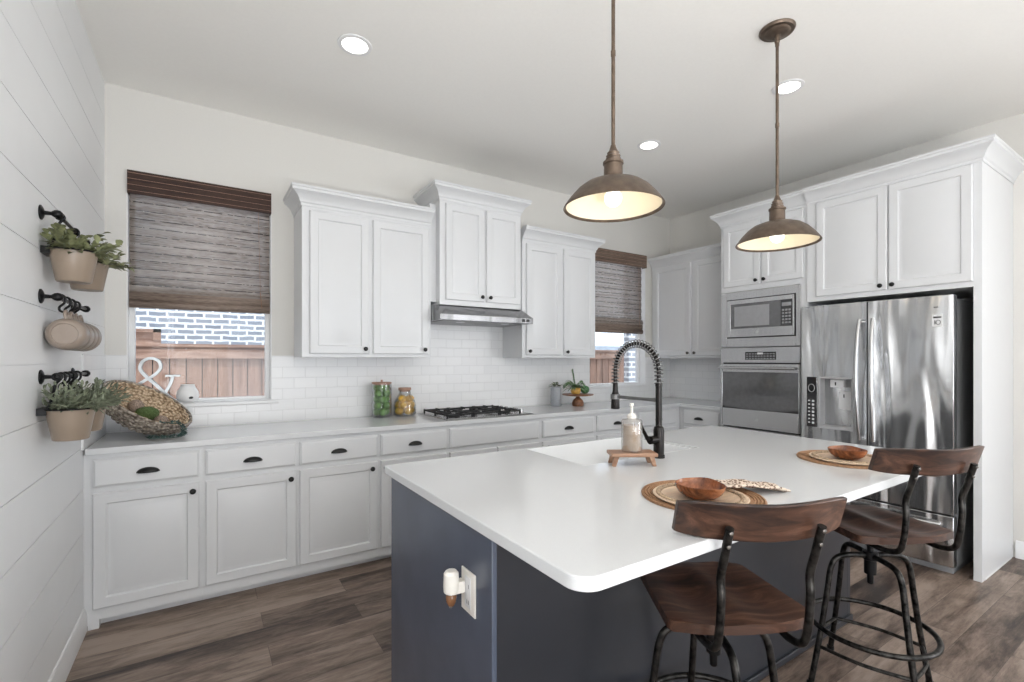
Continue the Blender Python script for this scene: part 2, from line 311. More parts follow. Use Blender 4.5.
# ---------------------------------------------------------------- mesh builder
class MB:
    def __init__(s): s.v = []; s.f = []; s.M = None
    def add(s, vs, fs, M=None):
        o = len(s.v)
        for p in vs:
            p = Vector(p)
            s.v.append(M @ p if M is not None else p)
        s.f += [tuple(i+o for i in f) for f in fs]
        return s
    def box(s, x0, x1, y0, y1, z0, z1, M=None):
        if x0 > x1: x0, x1 = x1, x0
        if y0 > y1: y0, y1 = y1, y0
        if z0 > z1: z0, z1 = z1, z0
        vs = [(x0, y0, z0), (x1, y0, z0), (x1, y1, z0), (x0, y1, z0), (x0, y0, z1), (x1, y0, z1), (x1, y1, z1), (x0, y1, z1)]
        return s.add(vs, [(3, 2, 1, 0), (4, 5, 6, 7), (0, 1, 5, 4), (1, 2, 6, 5), (2, 3, 7, 6), (3, 0, 4, 7)], M)
    def lathe(s, prof, c=(0, 0, 0), seg=24, M=None, sx=1, sy=1):
        # prof: list of (r, z); r=0 ends are closed by a fan
        vs = []; fs = []; idx = []
        for r, z in prof:
            if r < 1e-6: idx.append([len(vs)]); vs.append((c[0], c[1], c[2]+z))
            else:
                idx.append(list(range(len(vs), len(vs)+seg)))
                for k in range(seg):
                    a = 2*PI*k/seg; vs.append((c[0]+r*sx*math.cos(a), c[1]+r*sy*math.sin(a), c[2]+z))
        for a, b in zip(idx, idx[1:]):
            for k in range(seg):
                k2 = (k+1) % seg
                if len(a) == 1 and len(b) == 1: continue
                if len(a) == 1: fs.append((a[0], b[k2], b[k]))
                elif len(b) == 1: fs.append((a[k], a[k2], b[0]))
                else: fs.append((a[k], a[k2], b[k2], b[k]))
        return s.add(vs, fs, M)
    def cyl(s, p0, p1, r0, r1=None, seg=16):
        return s.tube([p0, p1], [r0, r0 if r1 is None else r1], seg)
    def tube(s, pts, r, seg=10, closed=False, cap=True, flat=1.0):
        pts = [Vector(p) for p in pts]; n = len(pts)
        rs = r if isinstance(r, (list, tuple)) else [r]*n
        vs = []; fs = []; up = None
        for i, p in enumerate(pts):
            if closed: t = pts[(i+1) % n]-pts[i-1]
            elif i == 0: t = pts[1]-p
            elif i == n-1: t = p-pts[-2]
            else: t = (pts[i+1]-p).normalized()+(p-pts[i-1]).normalized()
            t.normalize()
            if up is None:
                up = Vector((0, 0, 1)) if abs(t.z) < 0.9 else Vector((1, 0, 0))
            a = t.cross(up)
            if a.length < 1e-5: a = t.orthogonal()
            a.normalize(); b2 = a.cross(t).normalized(); up = b2
            for k in range(seg):
                th = 2*PI*k/seg
                vs.append(p+a*math.cos(th)*rs[i]+b2*math.sin(th)*rs[i]*flat)
        m = n if closed else n-1
        for i in range(m):
            j = (i+1) % n
            for k in range(seg):
                k2 = (k+1) % seg
                fs.append((i*seg+k, i*seg+k2, j*seg+k2, j*seg+k))
        if cap and not closed:
            fs.append(tuple(reversed(range(seg)))); fs.append(tuple((n-1)*seg+k for k in range(seg)))
        return s.add(vs, fs)
    def sphere(s, c, r, seg=16, rings=10, sc=(1, 1, 1)):
        M = Matrix.Translation(c) @ Matrix.Diagonal((*sc, 1))
        return s.lathe([(r*math.sin(PI*i/rings), -r*math.cos(PI*i/rings)) for i in range(rings+1)], (0, 0, 0), seg, M)
    def prism(s, poly, z0, z1, M=None):
        n = len(poly)
        vs = [(x, y, z0) for x, y in poly]+[(x, y, z1) for x, y in poly]
        fs = [tuple(reversed(range(n))), tuple(range(n, 2*n))]+[(i, (i+1) % n, n+(i+1) % n, n+i) for i in range(n)]
        return s.add(vs, fs, M)
    def sweep(s, path, prof, closed_path=False):
        # path in XY (outward = right of travel direction), prof closed loop of (out, z)
        P = [Vector(p).to_2d() for p in path]; n = len(P); m = len(prof); vs = []; fs = []
        for i, p in enumerate(P):
            d0 = (P[i]-P[i-1]).normalized() if i > 0 else None
            d1 = (P[i+1]-P[i]).normalized() if i < n-1 else None
            n0 = Vector((d0.y, -d0.x)) if d0 else None; n1 = Vector((d1.y, -d1.x)) if d1 else None
            if n0 is None: q = n1
            elif n1 is None: q = n0
            else: q = (n0+n1); q = q/(q.length_squared/2)
            for o, z in prof: vs.append((p.x+q.x*o, p.y+q.y*o, z))
        for i in range(n-1):
            for k in range(m):
                k2 = (k+1) % m
                fs.append((i*m+k, (i+1)*m+k, (i+1)*m+k2, i*m+k2))
        fs.append(tuple(range(m))); fs.append(tuple(reversed(range((n-1)*m, n*m))))
        return s.add(vs, fs)
    def build(s, name, mat, parent=None, loc=(0, 0, 0), rot=(0, 0, 0), bevel=0, smooth=35, solid=0, mats=None, subsurf=0):
        me = bpy.data.meshes.new(name); me.from_pydata([tuple(v) for v in s.v], [], s.f); me.update()
        bm = bmesh.new(); bm.from_mesh(me)
        bmesh.ops.recalc_face_normals(bm, faces=bm.faces); bm.to_mesh(me); bm.free()
        me.materials.append(MAT[mat])
        if smooth:
            me.polygons.foreach_set('use_smooth', [True]*len(me.polygons))
            me.set_sharp_from_angle(angle=math.radians(smooth))
        o = bpy.data.objects.new(name, me); COL.objects.link(o)
        o.location = loc; o.rotation_euler = rot
        if parent is not None: o.parent = parent
        if solid:
            md = o.modifiers.new('solid', 'SOLIDIFY'); md.thickness = solid; md.offset = 0
        if subsurf:
            md = o.modifiers.new('sub', 'SUBSURF'); md.levels = subsurf; md.render_levels = subsurf
        if bevel:
            md = o.modifiers.new('bevel', 'BEVEL'); md.width = bevel; md.segments = 2; md.limit_method = 'ANGLE'; md.angle_limit = math.radians(40)
            md.harden_normals = False
        return o

def tag(o, label, cat=None, group=None, kind=None):
    if label: o['label'] = label
    if cat: o['category'] = cat
    if group: o['group'] = group
    if kind: o['kind'] = kind
    return o
def thing(name, label, cat, loc=(0, 0, 0), rotz=0, group=None):
    o = bpy.data.objects.new(name, None); COL.objects.link(o); o.location = loc; o.rotation_euler = (0, 0, rotz)
    o.empty_display_size = 0.05
    return tag(o, label, cat, group)
def struct(o): o['kind'] = 'structure'; return o
def copy_tree(o, parent=None):
    c = o.copy(); COL.objects.link(c)
    if parent is not None: c.parent = parent
    for ch in list(o.children): copy_tree(ch, c)
    return c
def arc(c, r, a0, a1, n, axis='z', tilt=None):
    out = []
    for i in range(n+1):
        a = a0+(a1-a0)*i/n
        if axis == 'z': out.append((c[0]+r*math.cos(a), c[1]+r*math.sin(a), c[2]))
        elif axis == 'y': out.append((c[0]+r*math.cos(a), c[1], c[2]+r*math.sin(a)))
        else: out.append((c[0], c[1]+r*math.cos(a), c[2]+r*math.sin(a)))
    return out
def ring_pts(c, r, n=40): return [(c[0]+r*math.cos(2*PI*i/n), c[1]+r*math.sin(2*PI*i/n), c[2]) for i in range(n)]
def smooth_path(pts, n=6):
    P = [Vector(p) for p in pts]; out = []
    for i in range(len(P)-1):
        p0 = P[max(0, i-1)]; p1 = P[i]; p2 = P[i+1]; p3 = P[min(len(P)-1, i+2)]
        for k in range(n):
            t = k/n
            out.append(0.5*((2*p1)+(-p0+p2)*t+(2*p0-5*p1+4*p2-p3)*t*t+(-p0+3*p1-3*p2+p3)*t**3))
    out.append(P[-1]); return out
def text_mesh(txt, size, mat, parent, loc, rot, extrude=0.0006, name='lettering'):
    cu = bpy.data.curves.new('t', 'FONT'); cu.body = txt; cu.size = size; cu.extrude = extrude; cu.align_x = 'CENTER'; cu.align_y = 'CENTER'
    t = bpy.data.objects.new('t', cu); COL.objects.link(t)
    dg = bpy.context.evaluated_depsgraph_get(); dg.update()
    me = bpy.data.meshes.new_from_object(t.evaluated_get(dg)); bpy.data.objects.remove(t)
    me.materials.clear(); me.materials.append(MAT[mat])
    o = bpy.data.objects.new(name, me); COL.objects.link(o); o.parent = parent; o.location = loc; o.rotation_euler = rot
    return o

# ---------------------------------------------------------------- the room
def wall_cells(us, zs, holes, put):
    for (u0, u1) in zip(us, us[1:]):
        for (z0, z1) in zip(zs, zs[1:]):
            uc, zc = (u0+u1)/2, (z0+z1)/2
            if any(a < uc < b and c < zc < d for a, b, c, d in holes): continue
            put(u0, u1, z0, z1)
m = MB(); m.box(-0.15, W+0.15, REAR-0.15, 0.15, -0.12, 0); struct(m.build('floor', 'plank_floor', smooth=0))
m = MB(); m.box(-0.15, W+0.15, REAR-0.15, 0.15, H, H+0.12); struct(m.build('ceiling', 'ceiling_paint', smooth=0))

# left wall: horizontal shiplap boards with narrow gaps, and two unseen openings added for the side fill lamps
m = MB()
op = [(-5.95, -5.25), (-7.15, -6.45)]
def wall_cells(us, zs, holes, put):
    for (u0, u1) in zip(us, us[1:]):
        for (z0, z1) in zip(zs, zs[1:]):
            uc, zc = (u0+u1)/2, (z0+z1)/2
            if any(a < uc < b and c < zc < d for a, b, c, d in holes): continue
            put(u0, u1, z0, z1)
holesL = [(a, b, 0.45, 2.45) for a, b in op]
usL = sorted([REAR, 0.0]+[q for h in holesL for q in h[:2]])
wall_cells(usL, [0, 0.45, 2.45, H], holesL, lambda u0, u1, z0, z1: m.box(-0.15, -0.005, u0, u1, z0, z1))
z = 1.144-0.2125*5
zs = []
while z < H: zs.append(z); z += 0.2125
edges = [0.0]+[q for q in zs if q > 0.02]+[H]
for z0, z1 in zip(edges, edges[1:]):
    a0 = z0+(0.0015 if z0 > 0 else 0); a1 = z1-(0.0015 if z1 < H else 0)
    cuts = sorted([a0, a1]+[q for q in (0.45, 2.45) if a0 < q < a1])
    wall_cells(usL, cuts, holesL, lambda u0, u1, c0, c1: m.box(-0.005, 0, u0, u1, c0, c1))
struct(m.build('wall_left', 'shiplap_paint', smooth=0))

# back wall with two window openings
WIN1 = (0.105, 0.918, 1.085, 2.56); WIN2 = (3.945, 4.812, 1.085, 2.57)
m = MB()
wall_cells([-0.15, WIN1[0], WIN1[1], WIN2[0], WIN2[1], W+0.15], [0, 1.085, 2.56, H], [WIN1, (WIN2[0], WIN2[1], 1.085, 2.56)], lambda u0, u1, z0, z1: m.box(u0, u1, 0, 0.15, z0, z1))
struct(m.build('wall_back', 'wall_paint', smooth=0))
m = MB(); wall_cells([REAR-0.15, -6.95, -5.05, 0], [0, 0.35, 2.35, H], [(-6.95, -5.05, 0.35, 2.35)], lambda u0, u1, z0, z1: m.box(W, W+0.15, u0, u1, z0, z1)); struct(m.build('wall_right', 'wall_paint', smooth=0))
m = MB()
wall_cells([-0.15, 0.9, 4.9, W], [0, 0.2, 2.5, H], [(0.9, 4.9, 0.2, 2.5)], lambda u0, u1, z0, z1: m.box(u0, u1, REAR-0.15, REAR, z0, z1))
struct(m.build('wall_rear', 'wall_paint', smooth=0))

# windows
def window(name, x0, x1, z0, z1, y0, y1, mull=True):
    e = bpy.data.objects.new(name, None); COL.objects.link(e); struct(e)
    f = MB(); t = 0.034
    ya, yb = y0+0.075, y0+0.125
    f.box(x0, x0+t, ya, yb, z0, z1); f.box(x1-t, x1, ya, yb, z0, z1); f.box(x0+t, x1-t, ya, yb, z0, z0+0.024); f.box(x0+t, x1-t, ya, yb, z1-t, z1)
    if mull: zm = (z0+z1)/2; f.box(x0+t, x1-t, ya+0.005, yb-0.005, zm-0.02, zm+0.02)
    struct(f.build('window_frame', 'trim_paint', e, bevel=0.003))
    l = MB(); l.box(x0, x0+0.006, 0.001, ya, z0, z1); l.box(x1-0.006, x1, 0.001, ya, z0, z1); l.box(x0+0.006, x1-0.006, 0.001, ya, z1-0.006, z1)
    struct(l.build('jamb_liner', 'trim_paint', e, smooth=0))
    g = MB(); g.box(x0+t, x1-t, ya+0.022, ya+0.027, z0+0.024, z1-t); struct(g.build('pane', 'window_glass', e, smooth=0))
    s = MB(); s.box(x0-0.045, x1+0.045, -0.028, 0.0, z0-0.022, z0); s.box(x0+0.006, x1-0.006, 0.0, ya, z0-0.0, z0+0.006)
    struct(s.build('sill', 'trim_paint', e, bevel=0.003))
    return e
w1 = window('window_1', *WIN1[:2], 1.085, 2.56, 0, 0.15)
w2 = window('window_2', *WIN2[:2], 1.085, 2.56, 0, 0.15)
def far_window(name, rects, axis, xo=-0.12):
    f = MB(); t = 0.05
    for a, b, z0, z1 in rects:
        for (p, q, r, s_) in ((a, a+t, z0, z1), (b-t, b, z0, z1), (a, b, z0, z0+t), (a, b, z1-t, z1)):
            if axis == 'x': f.box(p, q, REAR-0.12, REAR-0.06, r, s_)
            else: f.box(xo, xo+0.06, p, q, r, s_)
    return struct(f.build(name, 'trim_paint', smooth=0))
far_window('added_window_3', [(0.9+i, 1.9+i, 0.2, 2.5) for i in range(4)], 'x')  # unseen rear window frames added to hold the rear fill
far_window('added_window_4', [h for h in holesL[:1]], 'y'); far_window('added_window_5', [h for h in holesL[1:]], 'y')  # unseen left wall frames added with the side fill lamps

far_window('added_window_6', [(-6.95, -6.0, 0.35, 2.35), (-6.0, -5.05, 0.35, 2.35)], 'y', W+0.06)  # unseen right wall frame added round the right fill lamp
# backsplash tile, wall by wall
TZ = 1.402
m = MB(); T = 0.008
wall_cells([0.0, 0.06, WIN1[1]+0.045, WIN2[0]-0.045, WIN2[1]+0.045, W], [K, 1.06, TZ], [(0.06, WIN1[1]+0.045, 1.06, TZ), (WIN2[0]-0.045, WIN2[1]+0.045, 1.06, TZ)], lambda u0, u1, z0, z1: m.box(u0, u1, -T, 0, z0, z1))
m.box(2.0, 2.86, -T, 0, TZ, 1.80)
m.box(0.06, WIN1[0], -T, 0, 1.06, TZ); m.box(WIN1[1], WIN1[1]+0.045, -T, 0, 1.085, TZ); m.box(WIN2[0]-0.045, WIN2[0], -T, 0, 1.085, TZ); m.box(WIN2[1], WIN2[1]+0.045, -T, 0, 1.085, TZ)
struct(m.build('trim_1', 'subway_tile_x', smooth=0))
m = MB(); m.box(0, T, -0.66, -T, K, TZ); struct(m.build('trim_2', 'subway_tile_y', smooth=0))
m = MB(); m.box(W-T, W, -1.134, -T, K, TZ); struct(m.build('trim_3', 'subway_tile_y', smooth=0))

def baseboard(name, path):
    m = MB(); m.sweep(path, [(0, 0), (0.014, 0), (0.014, 0.085), (0.010, 0.095), (0.010, 0.105), (0.004, 0.118), (0, 0.12)])
    return struct(m.build(name, 'trim_paint'))
baseboard('baseboard_left', [(0.0, -0.613), (0.0, REAR)][::-1])
baseboard('baseboard_right', [(W, -2.925), (W, REAR)])

# ---------------------------------------------------------------- outside
m = MB(); m.box(-8, 16, 0.155, 14, -0.55, -0.35); m2 = m.build('ground', 'outside_ground', smooth=0); struct(m2)
fe = thing('cedar_fence', 'reddish cedar board fence standing outside the kitchen windows', 'fence', (0, 2.2, -0.35))
random.seed(4)
b = MB(); x = -3.0
while x < 10.5:
    w = 0.14; b.box(x, x+w-0.009, 0.0, 0.018+random.uniform(0, .004), 0.02, 1.84 if x > 0.14 else 1.84); x += w
b.build('fence_boards', 'cedar', fe, smooth=0)
b = MB(); b.box(-3.0, 10.5, 0.03, 0.04, 0.02, 1.83); b.build('dark_gap_sheet', 'cast_iron', fe, smooth=0)  # dark sheet added behind the boards, stands in for shade in the gaps
b = MB(); b.box(-3, 10.5, -0.04, -0.001, 1.735, 1.835); b.build('top_rail', 'cedar_rail', fe, smooth=0)
b = MB(); b.box(-3, 10.5, -0.055, -0.001, 1.855, 1.885); b.box(-3, 10.5, -0.03, 0.03, 1.84, 1.856); b.build('cap_rail', 'cedar_rail', fe, smooth=0)
b = MB(); b.box(-0.9, 0.145, -0.05, 0.03, 1.885, 1.915); b.box(0.085, 0.145, -0.06, 0.03, 1.915, 2.03); b.box(-0.9, 0.145, -0.06, 0.03, 1.995, 2.03); b.box(-0.9, 0.085, -0.02, 0.01, 1.915, 1.995); b.build('raised_panel', 'cedar_rail', fe, smooth=0)
hs = thing('brick_house', 'neighbouring house of grey blue brick with pale mortar beyond the fence', 'house', (0, 4.2, -0.35))
b = MB(); b.box(-4.5, 5.2, 0, 3.0, 0, 5.2); b.build('brick_wall', 'blue_brick', hs, smooth=0)
b = MB(); b.add([(-5, -0.5, 5.2), (5.7, -0.5, 5.2), (5.7, 3.5, 5.2), (-5, 3.5, 5.2), (-3, 1.5, 6.6), (3.7, 1.5, 6.6)], [(0, 1, 5, 4), (1, 2, 5), (2, 3, 4, 5), (3, 0, 4), (3, 2, 1, 0)]); b.build('roof', 'far_roof', hs, smooth=0)
b = MB(); b.box(-0.55, 0.68, -0.05, 0.0, 2.55, 3.55); wf = b.build('pale_patch_panel', 'white_siding', hs, smooth=0)  # pale panel added to show as a bright patch through the blind
b = MB(); b.box(-0.45, 0.58, -0.056, -0.051, 2.63, 3.47); b.build('pale_patch_face', 'light_plastic', wf, smooth=0)  # face of the added pale panel
h2 = thing('brick_wing', 'narrow brick wall return seen past the fence through the far window', 'wall', (0, 0, -0.35))
b = MB(); b.box(5.97, 6.16, 1.35, 1.45, 0, 4.2); b.build('brick_wall', 'blue_brick', h2, smooth=0)
h3 = thing('distant_house', 'low distant house with slate blue roof beyond the fence', 'house', (11.5, 9.0, -0.35))
b = MB(); b.box(-6, 4, 0, 1.5, 0, 1.85); b.build('house_wall', 'white_siding', h3, smooth=0)
b = MB(); b.add([(-6.4, -0.4, 1.8), (4.4, -0.4, 1.8), (4.4, 2.0, 1.8), (-6.4, 2.0, 1.8), (-5.4, 0.8, 2.25), (3.4, 0.8, 2.25)], [(0, 1, 5, 4), (1, 2, 5), (2, 3, 4, 5), (3, 0, 4), (3, 2, 1, 0)]); b.build('roof', 'far_roof', h3, smooth=0)

# ---------------------------------------------------------------- cabinetry
def door_mb(w, h, t=0.02, fr=0.052, M=None, mb=None):
    """raised panel door; local x 0..w, z 0..h, face towards -y"""
    m = mb or MB()
    rings = [(0, 0), (0, -(t-0.005)), (0.005, -t), (fr, -t), (fr+0.007, -(t-0.010)), (fr+0.016, -(t-0.010)), (fr+0.038, -(t-0.002))]
    vs = []; fs = []
    for ins, y in rings: vs += [(ins, y, ins), (w-ins, y, ins), (w-ins, y, h-ins), (ins, y, h-ins)]
    for i in range(len(rings)-1):
        for k in range(4): k2 = (k+1) % 4; fs.append((i*4+k, i*4+k2, (i+1)*4+k2, (i+1)*4+k))
    n = (len(rings)-1)*4; fs.append((n, n+1, n+2, n+3)); fs.append((3, 2, 1, 0))
    m.add(vs, fs, M); return m
def slab_mb(w, h, t=0.02):
    m = MB(); rings = [(0, 0), (0, -(t-0.008)), (0.004, -(t-0.006)), (0.012, -t)]
    vs = []; fs = []
    for ins, y in rings: vs += [(ins, y, ins), (w-ins, y, ins), (w-ins, y, h-ins), (ins, y, h-ins)]
    for i in range(len(rings)-1):
        for k in range(4): k2 = (k+1) % 4; fs.append((i*4+k, i*4+k2, (i+1)*4+k2, (i+1)*4+k))
    n = (len(rings)-1)*4; fs.append((n, n+1, n+2, n+3)); fs.append((3, 2, 1, 0))
    return m.add(vs, fs)
def add_knob(parent, x, z, y=-0.02, mat='black_knob'):
    M = Matrix.Translation((x, y, z)) @ Matrix.Rotation(PI/2, 4, 'X')
    m = MB(); m.lathe([(0, 0), (0.008, 0), (0.0055, 0.004), (0.005, 0.012), (0.011, 0.016), (0.0155, 0.020), (0.0150, 0.025), (0.010, 0.029), (0, 0.030)], seg=20, M=M)
    return m.build('knob', mat, parent, smooth=50)
def add_cup(parent, x, z, y=-0.02):
    """bin cup pull: half dome open below"""
    m = MB(); w, hh, d = 0.050, 0.027, 0.024; n = 14; k = 6; vs = []; fs = []
    for i in range(n+1):
        a = PI*i/n
        for j in range(k+1):
            e = j/k*PI/2
            vs.append((x-w*math.cos(a)*math.cos(e)**0.8 if j < k else x-0.0, y-d*math.sin(e)*(math.sin(a)**0.5 if math.sin(a) > 0 else 0)-0.001, z-0.012+hh*math.sin(a)*math.cos(e)))
    # build as shell of arcs: outline on the drawer to lip in front
    vs = []; fs = []
    for i in range(n+1):
        a = PI*i/n; px = -w*math.cos(a); pz = hh*math.sin(a)
        for j in range(k+1):
            s_ = j/k; q = math.cos(s_*PI/2); o = math.sin(s_*PI/2)
            vs.append((x+px*(0.86+0.14*q), y-0.0008-d*o*max(0, math.sin(a))**0.6, z-0.013+pz*q))
    for i in range(n):
        for j in range(k): fs.append((i*(k+1)+j, (i+1)*(k+1)+j, (i+1)*(k+1)+j+1, i*(k+1)+j+1))
    m.add(vs, fs)
    return m.build('cup_pull', 'black_knob', parent, smooth=60, solid=0.002)
def door(parent, x0, x1, z0, z1, yf, knob=None, mat='cabinet_paint', kmat='black_knob', name='door'):
    d = door_mb(x1-x0, z1-z0).build(name, mat, parent, (x0, yf, z0))
    if knob: add_knob(d, knob[0]-x0, knob[1]-z0, mat=kmat)
    return d
def drawer(parent, x0, x1, z0, z1, yf, pull=None, mat='cabinet_paint'):
    d = slab_mb(x1-x0, z1-z0).build('drawer_front', mat, parent, (x0, yf, z0))
    if pull: add_cup(d, pull[0]-x0, pull[1]-z0)
    return d

CT = K-0.033      # underside of the countertop
YF = -(DC-0.03)   # face of the base cabinets
# units of the long run: x0, x1, drawer x-range, knob x, label
units = [
 (0.0, 0.503, (0.036, 0.489), (0.262,), [(0.036, 0.489, 0.459)], 'white base cabinet in the corner against the shiplap wall'),
 (0.503, 0.996, (0.518, 0.987), (0.752,), [(0.518, 0.987, 0.955)], 'white base cabinet second from the shiplap wall, below the wicker bowl end'),
 (0.996, 1.50, (1.006, 1.490), (1.24,), [(1.006, 1.490, 1.45)], 'white base cabinet third from the shiplap wall, below the fruit jars'),
 (1.50, 2.01, (1.512, 1.998), (1.755,), [(1.512, 1.998, 1.54)], 'white base cabinet just to the jar side of the cooktop, half hidden by the island'),
 (2.01, 2.848, (2.024, 2.83), None, [(2.024, 2.42, 2.385), (2.434, 2.83, 2.47)], 'wide white base cabinet under the gas cooktop with a plain panel and no pull'),
 (2.848, 3.456, (2.868, 3.438), (3.144,), [(2.868, 3.438, 2.912)], 'white base cabinet just to the vase side of the cooktop'),
 (3.456, 4.0, (3.476, 3.982), (3.722,), [(3.476, 3.982, 3.505)], 'white base cabinet behind the faucet spout'),
 (4.0, 4.632, (4.02, 4.56), (4.287,), [(4.02, 4.56, 4.06)], 'white base cabinet next to the inner corner under the small window'),
]
def base_unit(x0, x1, dr, pull, doors, label, loc=(0, 0, 0), rotz=0, first=False):
    t = thing('base_cabinet', label, 'cabinet', (loc[0], loc[1], 0), rotz)
    b = MB()
    b.box(x0+0.0001, x1-0.0001, YF, -0.012, 0.045, CT-0.001)
    b.box(x0+0.0001, x1-0.0001, YF+0.055, -0.012, 0, 0.045)
    if first: b.box(x0+0.0155, x0+0.060, YF, YF+0.055, 0, 0.045)
    b.build('carcass', 'cabinet_paint', t, smooth=0)
    drawer(t, dr[0], dr[1], 0.722, 0.866, YF, (pull[0], 0.79) if pull else None)
    for (a, c, kx) in doors: door(t, a, c, 0.105, 0.692, YF, (kx, 0.648))
    return t
for i, u in enumerate(units):
    base_unit(*u[:5], u[5], loc=(0, 0, 0), first=(i == 0))
# run on the right wall (local x runs towards -y)
t = thing('base_cabinet', 'white base cabinet on the right hand wall between the corner and the wall oven', 'cabinet', (W, 0, 0), -PI/2)
b = MB(); b.box(DC+0.004, 1.132, YF, -0.012, 0.045, CT-0.001); b.box(DC+0.004, 1.132, YF+0.055, -0.012, 0, 0.045); b.build('carcass', 'cabinet_paint', t, bevel=0.0012)
drawer(t, 0.672, 1.07, 0.722, 0.866, YF, (0.852, 0.79)); door(t, 0.672, 1.07, 0.105, 0.692, YF, (0.71, 0.648))
b = MB(); b.box(4.636, W-0.012, -DC+0.002, -0.012, 0.0, CT-0.001); cf = b.build('corner_cabinet', 'cabinet_paint', bevel=0.001)
tag(cf, 'blind white corner cabinet box where the two counter runs meet', 'cabinet')

# countertop (L shape)
m = MB(); m.prism([(0.009, -0.009), (0.009, -DC), (W-DC, -DC), (W-DC, -1.133), (W-0.009, -1.133), (W-0.009, -0.009)], CT, K)
tag(m.build('countertop', 'quartz', bevel=0.003, smooth=0), 'white quartz countertop running along the tiled wall and round the corner', 'countertop')

CROWN = [(0, 0), (0.006, 0), (0.006, 0.018), (0.014, 0.026), (0.018, 0.040), (0.032, 0.062), (0.052, 0.080), (0.066, 0.088), (0.066, 0.104), (0.072, 0.108), (0.072, 0.122), (0, 0.122)]
def crown(parent, path, z, s=1.0):
    m = MB(); m.sweep(path, [(o*s, z+h_*s) for o, h_ in CROWN]); return m.build('crown_moulding', 'cabinet_paint', parent, smooth=25)

def upper(name, label, x0, x1, z0, z1, dep, doors, zc, crown_path, loc=(0, 0, 0), rotz=0, kmat='black_knob', cs=1.0):
    t = thing(name, label, 'cabinet', loc, rotz)
    b = MB(); b.box(x0, x1, -dep, -0.001, z0, z1); b.build('carcass', 'cabinet_paint', t, bevel=0.0012)
    for (a, c, d0, d1, kx, kz) in doors: door(t, a, c, d0, d1, -dep, (kx, kz), kmat=kmat)
    crown(t, crown_path, zc, cs)
    return t
upper('wall_cabinet', 'white double door wall cabinet beside the large window', 1.065, 2.0, 1.39, 2.53, 0.33,
      [(1.113, 1.514, 1.415, 2.39, 1.484, 1.450), (1.544, 1.976, 1.415, 2.39, 1.939, 1.450)], 2.415,
      [(1.065, -0.001), (1.065, -0.33), (2.0, -0.33)][::1])
upper('hood_cabinet', 'tall white wall cabinet rising above the range hood', 2.052, 2.812, 1.805, 2.73, 0.38,
      [(2.10, 2.444, 1.845, 2.60, 2.416, 1.882), (2.464, 2.80, 1.845, 2.60, 2.492, 1.882)], 2.62,
      [(2.052, -0.001), (2.052, -0.38), (2.812, -0.38), (2.812, -0.001)])
upper('wall_cabinet', 'white double door wall cabinet between the range hood and the small window', 2.862, 3.725, 1.39, 2.53, 0.33,
      [(2.90, 3.292, 1.415, 2.40, 2.925, 1.448), (3.322, 3.700, 1.415, 2.40, 3.352, 1.444)], 2.42,
      [(2.862, -0.33), (3.725, -0.33), (3.725, -0.001)])
b = MB(); b.box(2.0005, 2.0515, -0.31, -0.001, 1.83, 2.6)
tag(b.build('filler_strip', 'cabinet_paint', smooth=0), 'narrow white filler strip on the big window side of the hood cabinet', 'filler')
b = MB(); b.box(2.8125, 2.8615, -0.31, -0.001, 1.83, 2.4)
tag(b.build('filler_strip', 'cabinet_paint', smooth=0), 'narrow white filler strip on the small window side of the hood cabinet', 'filler')
upper('wall_cabinet', 'white double door wall cabinet on the right hand wall before the oven tower', 0.012, 1.133, 1.39, 2.53, 0.33,
      [(0.06, 0.545, 1.415, 2.42, 0.522, 1.445), (0.585, 1.09, 1.415, 2.42, 0.606, 1.445)], 2.42,
      [(0.012, -0.33), (1.133, -0.33)], loc=(W, 0, 0), rotz=-PI/2, kmat='pewter_knob')

# oven tower (local x runs towards -y from the back wall; depth towards -x)
TD = W-4.552
t = thing('oven_cabinet', 'tall white cabinet tower framing the microwave and wall oven', 'cabinet', (W, 0, 0), -PI/2)
b = MB(); X0, X1 = 1.136, 1.896
b.box(X0, X0+0.018, -TD, -0.001, 0, 2.70); b.box(X1-0.055, X1, -TD, -0.001, 0, 2.70); b.box(X0+0.018, X1-0.055, -TD, -0.001, 1.985, 2.70)
b.box(X0+0.018, X1-0.055, -TD, -0.001, 0.05, 0.755); b.box(X0+0.018, X1-0.055, -0.03, -0.001, 0.755, 1.985); b.box(X0+0.018, X1-0.055, -TD+0.06, -0.03, 0, 0.05)
b.build('carcass', 'cabinet_paint', t, bevel=0.0012)
door(t, 1.172, 1.512, 2.03, 2.585, -TD, (1.484, 2.062)); door(t, 1.530, 1.866, 2.03, 2.585, -TD, (1.556, 2.062))
drawer(t, 1.172, 1.826, 0.12, 0.70, -TD, (1.50, 0.60))
crown(t, [(X0, -0.30), (X0, -TD), (X1+0.0, -TD)], 2.595)
# fridge surround
FD = TD+0.022
t = thing('fridge_cabinet', 'deep white cabinet over the refrigerator with a full height side panel', 'cabinet', (W, 0, 0), -PI/2)
b = MB(); b.box(1.898, 2.872, -FD, -0.001, 1.828, 2.70); b.build('carcass', 'cabinet_paint', t, bevel=0.0012)
b = MB(); b.box(2.872, 2.912, -FD, -0.001, 0, 2.70); b.build('side_panel', 'cabinet_paint', t, bevel=0.0015)
b = MB(); b.box(2.912, 2.9135, -TD+0.04, -0.05, 0.0, 0.012); b.build('shoe_moulding', 'trim_paint', t)
door(t, 1.972, 2.430, 1.862, 2.590, -FD, (2.396, 1.892)); door(t, 2.440, 2.872, 1.862, 2.590, -FD, (2.466, 1.892))
crown(t, [(1.898, -FD), (2.912, -FD), (2.912, -0.001)], 2.595)

